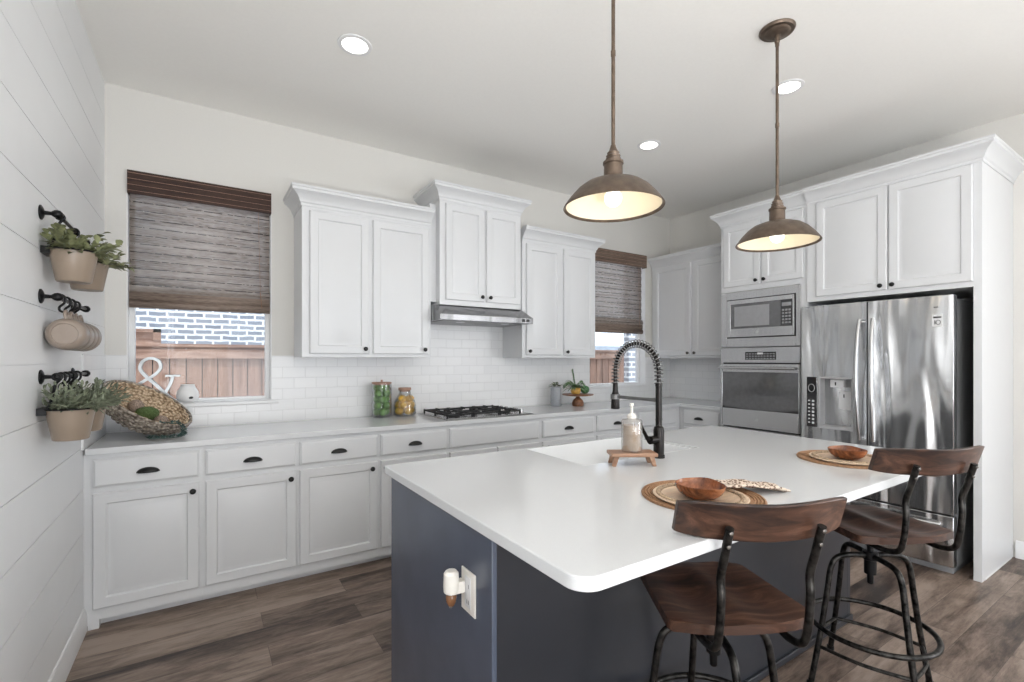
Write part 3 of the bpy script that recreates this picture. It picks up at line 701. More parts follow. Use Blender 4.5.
# ---------------------------------------------------------------- wall oven, microwave
RW = (W, 0, 0)
t = thing('microwave_oven', 'built in stainless microwave with a wide steel trim frame above the oven', 'microwave', RW, -PI/2)
f = -TD-0.001
def rect_frame(mb, x0, x1, z0, z1, ix0, ix1, iz0, iz1, ya, yb):
    mb.box(x0, ix0, ya, yb, z0, z1); mb.box(ix1, x1, ya, yb, z0, z1); mb.box(ix0, ix1, ya, yb, z0, iz0); mb.box(ix0, ix1, ya, yb, iz1, z1)
b = MB(); rect_frame(b, 1.150, 1.846, 1.484, 1.980, 1.205, 1.812, 1.566, 1.912, f-0.018, f); b.build('trim_frame', 'stainless', t, bevel=0.002)
b = MB(); b.box(1.156, 1.840, -TD+0.004, -0.2, 1.49, 1.975); b.build('housing', 'sign_black', t, smooth=0)
b = MB(); rect_frame(b, 1.213, 1.804, 1.574, 1.905, 1.250, 1.790, 1.650, 1.868, f-0.030, f-0.002); b.build('microwave_door', 'stainless', t, bevel=0.002)
b = MB(); b.box(1.250, 1.696, f-0.026, f-0.010, 1.650, 1.868); g = b.build('door_glass', 'smoke_glass', t, smooth=0)
b = MB(); b.box(1.285, 1.600, f-0.0275, f-0.026, 1.668, 1.845); b.build('door_screen', 'grey_glass', g, smooth=0)
b = MB(); b.box(1.697, 1.790, f-0.029, f-0.010, 1.650, 1.868); cp = b.build('control_panel', 'dark_glass', t, smooth=0)
b = MB()
for r in range(5):
    for c_ in range(3): b.box(1.708+c_*0.026, 1.726+c_*0.026, f-0.0302, f-0.029, 1.672+r*0.026, 1.686+r*0.026)
b.build('keypad', 'grey_plastic', cp, smooth=0)
b = MB(); b.box(1.706, 1.782, f-0.0302, f-0.029, 1.815, 1.845); b.build('display', 'grey_plastic', cp, smooth=0)
b = MB(); b.lathe([(0, 0), (0.014, 0), (0.014, 0.002), (0, 0.003)], seg=24, M=Matrix.Translation((1.50, f-0.030, 1.612)) @ Matrix.Rotation(PI/2, 4, 'X')); b.build('badge', 'steel_ring', t)

t = thing('wall_oven', 'stainless wall oven with bar handle and dark glass door', 'oven', RW, -PI/2)
b = MB(); b.box(1.156, 1.838, -TD+0.004, -0.1, 0.762, 1.476); b.build('housing', 'sign_black', t, smooth=0)
b = MB(); b.box(1.150, 1.846, f-0.022, f, 1.345, 1.478); cp = b.build('control_panel', 'stainless', t, bevel=0.002)
b = MB(); b.box(1.385, 1.655, f-0.024, f-0.022, 1.372, 1.440); dp = b.build('display', 'dark_glass', cp, smooth=0)
b = MB()
for r in range(3):
    for c_ in range(10):
        if 3 < c_ < 6 and r == 2: continue
        b.box(1.394+c_*0.026, 1.412+c_*0.026, f-0.0248, f-0.024, 1.378+r*0.020, 1.388+r*0.020)
b.build('keypad', 'grey_plastic', dp, smooth=0)
b = MB(); b.box(1.495, 1.545, f-0.0248, f-0.024, 1.418, 1.434); b.build('clock_readout', 'light_plastic', dp, smooth=0)
b = MB(); rect_frame(b, 1.150, 1.846, 0.775, 1.335, 1.172, 1.838, 0.935, 1.262, f-0.034, f-0.002)
dr = b.build('oven_door', 'stainless', t, bevel=0.003)
# door glass with a curved lower edge
n = 16; poly = [(1.172, 1.262)]+[(1.172+0.666*i/n, 0.935-0.0+(-0.0)+0.022*(abs(i/n*2-1)**2)-0.0) for i in range(n+1)]+[(1.838, 1.262)]
b = MB(); vs = [(x, f-0.031, z) for x, z in poly]+[(x, f-0.012, z) for x, z in poly]; k = len(poly)
b.add(vs, [tuple(range(k)), tuple(reversed(range(k, 2*k)))]+[(i, (i+1) % k, k+(i+1) % k, k+i) for i in range(k)]); b.build('door_glass', 'smoke_glass', dr, smooth=0)
b = MB(); b.cyl((1.165, f-0.075, 1.300), (1.831, f-0.075, 1.300), 0.012, seg=14); b.box(1.185, 1.205, f-0.075, f-0.03, 1.292, 1.308); b.box(1.791, 1.811, f-0.075, f-0.03, 1.292, 1.308); b.build('handle', 'stainless', dr)
b = MB(); b.lathe([(0, 0), (0.016, 0), (0.016, 0.002), (0, 0.003)], seg=24, M=Matrix.Translation((1.50, f-0.034, 0.85)) @ Matrix.Rotation(PI/2, 4, 'X')); b.build('badge', 'steel_ring', dr)

# ---------------------------------------------------------------- refrigerator
t = thing('refrigerator', 'stainless french door refrigerator with in door water dispenser', 'refrigerator', RW, -PI/2)
A, B = 1.890, 2.796; FX = W-4.452      # door face at local y = -FX
yb, yf = -(FX-0.075), -FX
b = MB(); b.box(A+0.012, B-0.004, yb+0.004, -0.06, 0.045, 1.765); b.build('body', 'fridge_side', t, bevel=0.004)
b = MB(); b.box(A+0.02, B-0.02, yb+0.01, -0.1, 0.0, 0.045); b.build('base_grille', 'grey_plastic', t, bevel=0.003)
def curved_front(x0, x1, z0, z1, bow=0.012, cut=None):
    m = MB(); n = 14; poly = []
    for i in range(n+1):
        u = (x0+(x1-x0)*i/n); s_ = (u-A)/(B-A); poly.append((u, yf+bow*(2*s_-1)**2))
    poly += [(x1, yb), (x0, yb)]
    return m.prism([(p, q) for p, q in poly], z0, z1)
DZ0, DZ1 = 0.857, 1.238
mid = 2.335
# left door with the dispenser recess: pieces around the opening
m = curved_front(A, 2.018, 0.70, 1.785); q = curved_front(2.018, 2.246, DZ1, 1.785); m.add(q.v, q.f); q = curved_front(2.018, 2.246, 0.70, DZ0); m.add(q.v, q.f); q = curved_front(2.246, mid-0.003, 0.70, 1.785); m.add(q.v, q.f)
m.box(2.018, 2.246, yb+0.02, yb, DZ0, DZ1)
ld = m.build('door', 'fridge_steel', t, smooth=30)
rd = curved_front(mid+0.003, B, 0.70, 1.785).build('door', 'fridge_steel', t, bevel=0.003, smooth=30)
fz1 = curved_front(A, B, 0.392, 0.692).build('freezer_drawer', 'fridge_steel', t, bevel=0.003, smooth=30)
fz2 = curved_front(A, B, 0.06, 0.380).build('freezer_drawer', 'fridge_steel', t, bevel=0.003, smooth=30)
b = MB(); b.box(A+0.03, B-0.03, yb+0.001, yb+0.05, 0.05, 1.79); b.build('gasket', 'sign_black', t, smooth=0)
for dd, hx, sg in ((ld, mid-0.040, -1), (rd, mid+0.040, 1)):
    pts = [(hx+sg*0.004, yf-0.008+0.0, 0.80)]
    for i in range(13):
        s_ = i/12; zz = 0.80+0.86*s_; pts.append((hx+sg*0.006*math.sin(PI*s_), yf-0.018-0.045*math.sin(PI*s_)**0.7, zz))
    pts = pts[1:]
    h_ = MB(); h_.tube(pts, [0.011+0.005*math.sin(PI*i/12) for i in range(13)], 12)
    h_.cyl((hx, yf+0.0, 0.815), (hx, yf-0.024, 0.815), 0.010); h_.cyl((hx, yf+0.0, 1.645), (hx, yf-0.024, 1.645), 0.010)
    h_.build('handle', 'stainless', dd)
for dd, hz in ((fz1, 0.635), (fz2, 0.325)):
    pts = [(A+0.06+(B-A-0.12)*i/14, yf-0.012-0.04*math.sin(PI*i/14)**0.6, hz) for i in range(15)]
    h_ = MB(); h_.tube(pts, 0.013, 12); h_.cyl((A+0.07, yf+0.01, hz), (A+0.07, yf-0.02, hz), 0.011); h_.cyl((B-0.07, yf+0.01, hz), (B-0.07, yf-0.02, hz), 0.011); h_.build('handle', 'stainless', dd)
# dispenser
b = MB(); rect_frame(b, 2.016, 2.250, DZ0-0.004, DZ1+0.004, 2.028, 2.238, DZ0+0.018, DZ1-0.008, yf-0.004, yb+0.01); dsp = b.build('dispenser', 'dispenser_grey', t, bevel=0.002)
b = MB(); b.box(2.028, 2.238, yb+0.012, yb+0.019, DZ0+0.018, DZ1-0.008); b.build('recess_back', 'grey_plastic', dsp, smooth=0)
b = MB(); b.box(2.085, 2.175, yb-0.045, yb+0.012, 1.165, 1.222); b.build('spout_housing', 'light_plastic', dsp, bevel=0.003)
b = MB(); b.box(2.13, 2.215, yb-0.02, yb+0.012, 1.0, 1.135); b.build('paddle', 'light_plastic', dsp, bevel=0.004)
b = MB(); b.box(2.118, 2.126, yb-0.048, yb-0.045, 1.18, 1.205); b.box(2.165, 2.172, yb-0.024, yb-0.02, 1.09, 1.115); b.build('spout_mark', 'sign_black', dsp, smooth=0)
b = MB(); b.box(1.934, 2.002, yf-0.001, yf+0.012, DZ0, DZ1+0.002); cp = b.build('control_strip', 'dark_glass', t, smooth=0)
b = MB()
random.seed(2)
for r in range(7): b.box(1.945, 1.958, yf-0.0022, yf-0.001, 0.885+r*0.028, 0.893+r*0.028); b.box(1.972, 1.988, yf-0.0022, yf-0.001, 0.88+r*0.028, 0.895+r*0.028)
b.build('control_icons', 'light_plastic', cp, smooth=0)
b = MB(); b.tube([(1.968+0.022*math.cos(a), yf-0.002, 1.155+0.030*math.sin(a)) for a in [2*PI*i/24 for i in range(24)]], 0.0015, 6, closed=True); b.build('dial_ring', 'light_plastic', cp)
st = MB(); st.box(2.692, 2.744, yf+0.0068, yf+0.0085, 1.585, 1.662); sk = st.build('warranty_sticker', 'light_plastic', t, smooth=0)
text_mesh('1', 0.040, 'sign_black', sk, (2.706, yf+0.006, 1.612), (PI/2, 0, 0), name='sticker_number')
b = MB(); b.tube([(2.7225+0.011*math.cos(a), yf+0.0062, 1.6125+0.014*math.sin(a)) for a in [2*PI*i/24 for i in range(24)]], 0.0018, 6, closed=True); b.box(2.698, 2.738, yf+0.006, yf+0.0068, 1.640, 1.650); b.build('sticker_mark', 'sign_black', sk)
b = MB(); b.box(2.70, 2.722, yf+0.004, yf+0.0075, 1.708, 1.713); b.build('maker_mark', 'sign_black', rd, smooth=0)

# ---------------------------------------------------------------- range hood
t = thing('range_hood', 'stainless under cabinet range hood with sloped front', 'range hood', (0, 0, 0))
hx0, hx1 = 2.002, 2.860
b = MB()
prof = [(-0.010, 1.803), (-0.36, 1.803), (-0.50, 1.722), (-0.502, 1.678), (-0.485, 1.670), (-0.010, 1.670)]
def xprism(mb, prof, x0, x1):
    n = len(prof); vs = [(x0, y, z) for y, z in prof]+[(x1, y, z) for y, z in prof]
    mb.add(vs, [tuple(range(n)), tuple(reversed(range(n, 2*n)))]+[(i, (i+1) % n, n+(i+1) % n, n+i) for i in range(n)])
xprism(b, [(-0.010, 1.803), (-0.36, 1.803), (-0.50, 1.722), (-0.502, 1.678), (-0.485, 1.676), (-0.010, 1.676)], hx0, hx1)
# slanted ends: shave the upper front corners
b2 = MB(); n = len(prof)
hood = MB()
hood.add([(hx0, -0.010, 1.803), (hx0+0.0, -0.335, 1.803), (hx1-0.0, -0.335, 1.803), (hx1, -0.010, 1.803),
          (hx0+0.0, -0.010, 1.676), (hx0+0.0, -0.502, 1.676), (hx1, -0.502, 1.676), (hx1, -0.010, 1.676),
          (hx0+0.0, -0.502, 1.722), (hx1, -0.502, 1.722), (hx0+0.05, -0.37, 1.803), (hx1-0.05, -0.37, 1.803)],
         [(0, 1, 10, 11, 2, 3), (8, 9, 11, 10), (1, 8, 10), (2, 11, 9), (5, 6, 9, 8), (0, 4, 5, 8, 1), (3, 2, 9, 6, 7), (0, 3, 7, 4), (4, 7, 6, 5)])
hood.build('canopy', 'hood_steel', t, bevel=0.002, smooth=30)
b = MB(); b.box(hx0+0.04, hx1-0.04, -0.47, -0.05, 1.6715, 1.6755); uu = b.build('filter_panel', 'grey_plastic', t, smooth=0)
b = MB(); b.lathe([(0, -0.003), (0.035, -0.003), (0.035, 0)], c=(hx0+0.22, -0.40, 1.671), seg=20); b.lathe([(0, -0.003), (0.035, -0.003), (0.035, 0)], c=(hx1-0.22, -0.40, 1.671), seg=20); b.build('hood_lamp', 'light_plastic', t)
b = MB(); b.box(hx1-0.115, hx1-0.085, -0.5045, -0.502, 1.688, 1.712); b.box(hx1-0.072, hx1-0.042, -0.5045, -0.502, 1.688, 1.712); b.build('switch', 'sign_black', t, smooth=0)

# ---------------------------------------------------------------- gas cooktop
t = thing('gas_cooktop', 'five burner gas cooktop with black cast iron grates and steel tray', 'cooktop', (2.40, -0.345, K))
b = MB(); b.box(-0.40, 0.39, -0.255, 0.255, 0, 0.006); b.box(-0.385, 0.375, -0.24, 0.24, 0.006, 0.009); b.build('tray', 'stainless', t, bevel=0.003)
bp = [(-0.27, 0.13, 0.035), (-0.27, -0.13, 0.045), (-0.02, 0.0, 0.055), (0.20, 0.13, 0.045), (0.20, -0.13, 0.035)]
for x, y, r in bp:
    b = MB(); b.lathe([(0, 0), (r, 0), (r, 0.010), (r*0.8, 0.012), (r*0.8, 0.018), (r*0.72, 0.022), (0, 0.023)], c=(x, y, 0.009), seg=24); b.build('burner', 'cast_iron', t)
def grate(x0, x1):
    m = MB(); z0, z1 = 0.028, 0.040; y0, y1 = -0.225, 0.225; w = 0.006
    m.box(x0, x1, y0, y0+2*w, z0, z1); m.box(x0, x1, y1-2*w, y1, z0, z1); m.box(x0, x0+2*w, y0, y1, z0, z1); m.box(x1-2*w, x1, y0, y1, z0, z1)
    m.box(x0, x1, -w, w, z0, z1)
    for yy in (-0.12, 0.12): m.box(x0, x0+(x1-x0)*0.36, yy-w*.8, yy+w*.8, z0+0.002, z1+0.006); m.box(x1-(x1-x0)*0.36, x1, yy-w*.8, yy+w*.8, z0+0.002, z1+0.006)
    xc = (x0+x1)/2
    for ya, yb_ in ((y0, y0+0.075), (-0.065, 0.065), (y1-0.075, y1)): m.box(xc-w*.8, xc+w*.8, ya, yb_, z0+0.002, z1+0.006)
    for px in (x0+w, x1-w):
        for py in (y0+w, 0, y1-w): m.box(px-w, px+w, py-w, py+w, 0.009, z1+0.004)
    return m
for a, c_ in ((-0.375, -0.155), (-0.150, 0.085), (0.090, 0.285)): grate(a, c_).build('grate', 'cast_iron', t, bevel=0.0015)
for i in range(5):
    b = MB(); b.lathe([(0, 0), (0.019, 0), (0.017, 0.006), (0.016, 0.026), (0.013, 0.029), (0, 0.029)], c=(0.335, -0.16+i*0.08, 0.009), seg=20); b.build('knob', 'stainless', t)

# ---------------------------------------------------------------- island
IX0, IX1, IY0, IY1 = 1.152, 3.425, -3.07, -1.805
t = thing('kitchen_island', 'dark navy painted kitchen island base under a white top', 'island', (0, 0, 0))
b = MB(); b.box(1.168, 1.1845, -2.684, -1.855, 0, CT-0.001); b.build('end_panel', 'navy_lit', t, bevel=0.002)
b = MB(); b.box(1.186, 1.86, -2.655, -1.87, 0.0, CT-0.001); b.box(2.64, 3.352, -2.655, -1.87, 0.0, CT-0.001); b.box(1.86, 2.64, -2.655, -2.31, 0.0, CT-0.001); b.box(1.86, 2.64, -2.31, -1.87, 0, 0.60); b.build('carcass', 'navy_shaded', t, smooth=0)
b = MB(); b.box(3.353, 3.389, -2.655, -1.855, 0, CT-0.001); b.build('end_panel', 'navy_shaded', t, bevel=0.002)
b = MB(); b.box(1.187, 3.389, -2.668, -2.656, 0, 0.030); b.build('shoe_moulding', 'navy_shaded', t, bevel=0.003)
# back-side doors (towards the cooking run)
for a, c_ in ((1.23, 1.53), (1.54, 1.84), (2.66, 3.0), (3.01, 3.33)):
    d = door_mb(c_-a, 0.74).build('door', 'navy_shaded', t, (c_, -1.87, 0.11), (0, 0, PI)); add_knob(d, 0.03 if a in (1.54, 3.01) else c_-a-0.03, 0.68)
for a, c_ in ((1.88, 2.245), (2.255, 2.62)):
    d = door_mb(c_-a, 0.47).build('door', 'navy_shaded', t, (c_, -1.87, 0.11), (0, 0, PI)); add_knob(d, 0.03, 0.42)
# top with a notch for the apron sink and rounded corners
SX0, SX1, SY = 1.862, 2.636, -2.275
R_ = 0.055
def rc(cx, cy, a0, r=R_): return [(cx+r*math.cos(a0+i*PI/2/8), cy+r*math.sin(a0+i*PI/2/8)) for i in range(9)]
poly = rc(IX0+R_, IY0+R_, PI)+rc(IX1-R_, IY0+R_, PI*1.5)+rc(IX1-0.012, IY1-0.012, 0, 0.012)+[(SX1, IY1), (SX1, SY), (SX0, SY), (SX0, IY1)]+rc(IX0+0.012, IY1-0.012, PI/2, 0.012)
m = MB(); m.prism(poly, CT, K); tag(m.build('island_countertop', 'quartz', bevel=0.003, smooth=30), 'large white quartz island top with rounded overhanging corner', 'countertop')
# sink
t = thing('apron_sink', 'white farmhouse sink set into the back edge of the island', 'sink', ((SX0+SX1)/2, -2.03, 0))
m = MB(); x0, x1, y0, y1 = -(SX1-SX0)/2+0.002, (SX1-SX0)/2-0.002, SY+2.03+0.002, 0.245; zt = K-0.006; w = 0.028; zb = 0.68
vs = []
def rect(a, b_, c_, d, z): return [(a, c_, z), (b_, c_, z), (b_, d, z), (a, d, z)]
loops = [rect(x0, x1, y0, y1, zb-0.03), rect(x0, x1, y0, y1, zt-0.004), rect(x0+.004, x1-.004, y0+.004, y1-.004, zt), rect(x0+w-.004, x1-w+.004, y0+w-.004, y1-w+.004, zt), rect(x0+w, x1-w, y0+w, y1-w, zt-0.006), rect(x0+w+.006, x1-w-.006, y0+w+.006, y1-w-.006, zb+.02), rect(x0+w+.03, x1-w-.03, y0+w+.03, y1-w-.03, zb)]
fs = [(3, 2, 1, 0)]
for l in loops: vs += l
for i in range(len(loops)-1):
    for k in range(4): k2 = (k+1) % 4; fs.append((i*4+k, i*4+k2, (i+1)*4+k2, (i+1)*4+k))
n = (len(loops)-1)*4; fs.append((n, n+1, n+2, n+3)); m.add(vs, fs); m.build('basin', 'sink_fireclay', t, smooth=50)
b = MB(); b.lathe([(0, 0.001), (0.03, 0.001), (0.043, 0.003), (0.045, 0.0005), (0.045, 0)], c=(0, 0.0, zb), seg=24); b.build('drain', 'stainless', t)

# faucet
FXY = (2.262, -2.333)
t = thing('faucet', 'tall black spring neck faucet arching over the island sink', 'faucet', (*FXY, K))
b = MB(); b.lathe([(0, 0), (0.027, 0), (0.027, 0.012), (0.024, 0.016), (0.024, 0.125), (0.021, 0.14), (0.014, 0.146), (0, 0.147)], seg=24); b.build('base', 'faucet_black', t)
b = MB(); b.lathe([(0.0, 0.145), (0.0145, 0.145), (0.0145, 0.325), (0.016, 0.327), (0.016, 0.345), (0, 0.345)], seg=20); b.build('riser', 'faucet_black', t)
b = MB(); b.cyl((0.0, 0, 0.085), (-0.060, -0.0, 0.085), 0.019, seg=18); b.tube([(-0.045, 0, 0.088), (-0.075, 0.0, 0.092), (-0.105, 0.0, 0.135), (-0.120, 0, 0.165)], [0.012, 0.012, 0.009, 0.007], 12, flat=0.7); b.build('lever', 'faucet_black', t)
YL = 0.275; rr = YL/2; zt0 = 0.345
hose = [(0, 0, zt0-0.01), (0, 0, zt0+0.03)]+[(0, rr-rr*math.cos(PI*i/24), zt0+0.05+(rr*0.96)*math.sin(PI*i/24)) for i in range(25)]+[(0, YL, zt0+0.02), (0, YL, zt0-0.02)]
b = MB(); b.tube(hose, 0.0095, 12); b.build('hose', 'faucet_black', t)
# spring coil round the hose
hp = smooth_path([Vector(p) for p in hose], 6); acc = [0]
for a, c_ in zip(hp, hp[1:]): acc.append(acc[-1]+(c_-a).length)
tot = acc[-1]; turns = 32; pts = []; j = 0; steps = turns*12
for i in range(steps+1):
    d = tot*i/steps
    while j < len(acc)-2 and acc[j+1] < d: j += 1
    u = (d-acc[j])/max(1e-9, acc[j+1]-acc[j]); p = hp[j].lerp(hp[j+1], u); tg = (hp[j+1]-hp[j]).normalized()
    nx = Vector((1, 0, 0)); ny = tg.cross(nx); a = 2*PI*i/12
    pts.append(p+nx*0.0185*math.cos(a)+ny*0.0185*math.sin(a))
b = MB(); b.tube(pts, 0.0026, 6); b.build('spring_coil', 'coil_steel', t)
b = MB(); b.lathe([(0, 0.20), (0.021, 0.20), (0.022, 0.205), (0.020, 0.27), (0.014, 0.29), (0.012, 0.325), (0.013, 0.33), (0.0, 0.33)], c=(0, YL, 0), seg=20); b.build('spray_head', 'faucet_black', t)
b = MB(); b.tube([(0, 0.01, 0.262), (0, YL-0.02, 0.262)], 0.008, 10); b.lathe([(0.016, -0.012), (0.024, -0.012), (0.024, 0.012), (0.016, 0.012), (0.016, -0.012)], c=(0, YL, 0.262), seg=20); b.build('docking_arm', 'coil_steel', t)

# wooden riser with soap dispenser
RXY = (2.052, -2.365); RA = -0.55
t = thing('wooden_riser', 'small footed wooden riser in front of the sink', 'stand', (*RXY, K), RA)
b = MB(); b.box(-0.098, 0.098, -0.050, 0.050, 0.040, 0.055); b.build('board', 'riser_wood', t, bevel=0.003)
for sx in (-1, 1):
    for sy in (-1, 1):
        b = MB(); b.add([(sx*0.074-0.011, sy*0.030-0.011, 0.040), (sx*0.074+0.011, sy*0.030-0.011, 0.040), (sx*0.074+0.011, sy*0.030+0.011, 0.040), (sx*0.074-0.011, sy*0.030+0.011, 0.040),
                         (sx*0.086-0.008, sy*0.036-0.008, 0), (sx*0.086+0.008, sy*0.036-0.008, 0), (sx*0.086+0.008, sy*0.036+0.008, 0), (sx*0.086-0.008, sy*0.036+0.008, 0)],
                        [(0, 1, 2, 3), (7, 6, 5, 4), (0, 4, 5, 1), (1, 5, 6, 2), (2, 6, 7, 3), (3, 7, 4, 0)]); b.build('leg', 'riser_wood', t, bevel=0.002)
t = thing('soap_dispenser', 'ribbed glass soap dispenser with pale pump on the wooden riser', 'soap dispenser', (RXY[0], RXY[1], K+0.055), RA)
m = MB(); seg = 48; prof = [(0.0, 0.002), (0.040, 0.0), (0.0435, 0.006), (0.0435, 0.128), (0.040, 0.138), (0.018, 0.143)]
vs = []; fs = []
for i, (r, z) in enumerate(prof[1:]):
    for k in range(seg):
        a = 2*PI*k/seg; rr_ = r*(1+(0.03 if k % 2 else -0.015) if 0.01 < z < 0.135 else 1); vs.append((rr_*math.cos(a), rr_*math.sin(a), z))
for i in range(len(prof)-2):
    for k in range(seg): k2 = (k+1) % seg; fs.append((i*seg+k, i*seg+k2, (i+1)*seg+k2, (i+1)*seg+k))
fs.append(tuple(reversed(range(seg)))); m.add(vs, fs); m.build('bottle', 'ribbed_glass', t, smooth=50)
b = MB(); b.lathe([(0, 0.008), (0.036, 0.008), (0.036, 0.115), (0, 0.115)], seg=24); b.build('soap', 'soap_liquid', t)
b = MB(); b.lathe([(0, 0.1435), (0.019, 0.1435), (0.019, 0.156), (0.012, 0.162), (0.006, 0.166), (0.005, 0.195), (0.009, 0.197), (0.008, 0.207), (0, 0.208)], seg=18); b.tube([(0, 0, 0.201), (-0.01, -0.030, 0.200), (-0.012, -0.038, 0.195)], 0.004, 8); b.build('pump', 'cream_plastic', t)

# outlet and plug-in freshener
t = thing('wall_outlet', 'cream outlet plate on the end of the navy island', 'outlet', (1.168, -2.552, 0.690), 0)
b = MB(); b.box(-0.006, -0.0005, -0.045, 0.040, -0.062, 0.062); pl = b.build('plate', 'cream_plastic', t, bevel=0.002)
b = MB(); b.box(-0.008, -0.006, -0.022, 0.014, -0.045, 0.045); b.build('socket', 'light_plastic', t, bevel=0.001)
b = MB(); b.box(-0.0086, -0.008, -0.012, -0.010, -0.034, -0.022); b.box(-0.0086, -0.008, -0.002, 0.0, -0.034, -0.022); b.box(-0.0086, -0.008, -0.012, -0.010, 0.012, 0.024); b.build('slots', 'sign_black', t, smooth=0)
t = thing('plug_in_freshener', 'cream plug in air freshener with amber bottle on the island outlet', 'air freshener', (1.120, -2.530, 0.688))
b = MB(); b.lathe([(0.016, 0.0), (0.022, 0.004), (0.023, 0.020), (0.022, 0.058), (0.016, 0.066), (0, 0.068)], seg=24); b.box(0.0, 0.0385, -0.015, 0.012, -0.002, 0.032); b.build('warmer', 'cream_plastic', t, bevel=0.0015)
b = MB(); b.lathe([(0, -0.036), (0.009, -0.036), (0.015, -0.024), (0.016, -0.008), (0.011, 0.001), (0, 0.002)], seg=20); b.build('refill_bottle', 'amber_glass', t)
b = MB(); b.lathe([(0, -0.042), (0.006, -0.042), (0.007, -0.036), (0, -0.0355)], seg=16); b.build('refill_cap', 'steel_ring', t)

# ---------------------------------------------------------------- place settings
def on_top(z): return K+z
def place_setting(cx, cy, where, ang=0):
    t = thing('placemat', f'round woven rattan placemat {where}', 'placemat', (cx, cy, K))
    b = MB(); b.lathe([(0, 0), (0.188, 0), (0.19, 0.003), (0.188, 0.006), (0, 0.006)], seg=56); b.build('mat_disc', 'rattan', t)
    b = MB()
    for r in (0.186, 0.176, 0.166, 0.157): b.tube(ring_pts((0, 0, 0.006), r, 64), 0.0042, 6, closed=True)
    b.build('woven_coils', 'rattan', t, smooth=60)
def braid_ring(t, r):
    b = MB()
    for q in range(3):
        pts = [((r+0.005*math.cos(12*2*a+q*2*PI/3))*math.cos(a), (r+0.005*math.cos(24*a+q*2*PI/3))*math.sin(a), 0.0135+0.003*math.sin(24*a+q*2*PI/3)) for a in [2*PI*i/144 for i in range(144)]]
        b.tube(pts, 0.0042, 6, closed=True)
    b.build('braided_edge', 'braid', t, smooth=60)
P1 = (1.875, -2.832); P2 = (2.925, -2.822)
place_setting(*P1, 'under the napkin setting nearest the faucet')
place_setting(*P2, 'nearest the refrigerator with no napkin')
for (cx, cy), w in ((P1, 'holding the bowl and a folded napkin'), (P2, 'beside the refrigerator end stool, no napkin on it')):
    t = thing('charger_plate', f'pale wood charger plate {w}', 'plate', (cx-0.040, cy-0.022, K+0.0065))
    b = MB(); b.lathe([(0, 0.0), (0.105, 0.0), (0.140, 0.008), (0.144, 0.013), (0.141, 0.0155), (0.104, 0.0085), (0.10, 0.006), (0, 0.006)], seg=56); b.build('plate_disc', 'pale_wood', t, smooth=50)
    braid_ring(t, 0.126)
def wood_bowl(cx, cy, label, rad):
    m = MB(); n = 40; prof = [(0.0, 0.0), (0.40, 0.0), (0.62, 0.12), (0.86, 0.42), (0.97, 0.75), (1.0, 0.98), (0.965, 1.0), (0.92, 0.78), (0.80, 0.45), (0.55, 0.18), (0.0, 0.12)]
    vs = []; fs = []; idx = []
    for r, z in prof:
        if r == 0: idx.append([len(vs)]); vs.append((0, 0, z*0.046)); continue
        idx.append(list(range(len(vs), len(vs)+n)))
        for k in range(n):
            a = 2*PI*k/n; wv = 0.0025*math.sin(2*a+0.6)*z+0.001*math.sin(5*a)*z
            vs.append((r*rad*math.cos(a)*(1+0.02*math.sin(2*a)), r*rad*math.sin(a), z*0.046+wv))
    for a, b_ in zip(idx, idx[1:]):
        for k in range(n):
            k2 = (k+1) % n
            if len(a) == 1: fs.append((a[0], b_[k2], b_[k]))
            elif len(b_) == 1: fs.append((a[k], a[k2], b_[0]))
            else: fs.append((a[k], a[k2], b_[k2], b_[k]))
    m.add(vs, fs); o = m.build('wooden_bowl', 'acacia', None, (cx, cy, K+0.0130), smooth=60); tag(o, label, 'bowl')
    return o
wood_bowl(P1[0]-0.050, P1[1]-0.030, 'polished reddish wooden bowl beside the folded napkin', 0.076)
wood_bowl(P2[0]-0.040, P2[1]-0.022, 'polished reddish wooden bowl nearest the refrigerator', 0.073)
# folded napkin lying over plate and mat
m = MB(); nu, nv = 22, 7; vs = []; fs = []
for i in range(nu+1):
    for j in range(nv+1):
        u = i/nu; v_ = j/nv
        x = -0.005+0.27*u; y = (v_-0.5)*(0.085+0.03*u); zz = 0.040-0.026*max(0, (u-0.30)/0.7)**1.3+0.005*math.sin(v_*PI*3+u*2)+0.003*math.sin(u*17+j)
        vs.append((x, y, zz))
for i in range(nu):
    for j in range(nv): fs.append((i*(nv+1)+j, (i+1)*(nv+1)+j, (i+1)*(nv+1)+j+1, i*(nv+1)+j+1))
m.add(vs, fs)
o = m.build('napkin', 'napkin_print', None, (P1[0]+0.050, P1[1]-0.004, K-0.006), (0, 0, -0.30), smooth=60, solid=0.006); tag(o, 'folded napkin with brown speckled print lying over the plate edge', 'napkin')

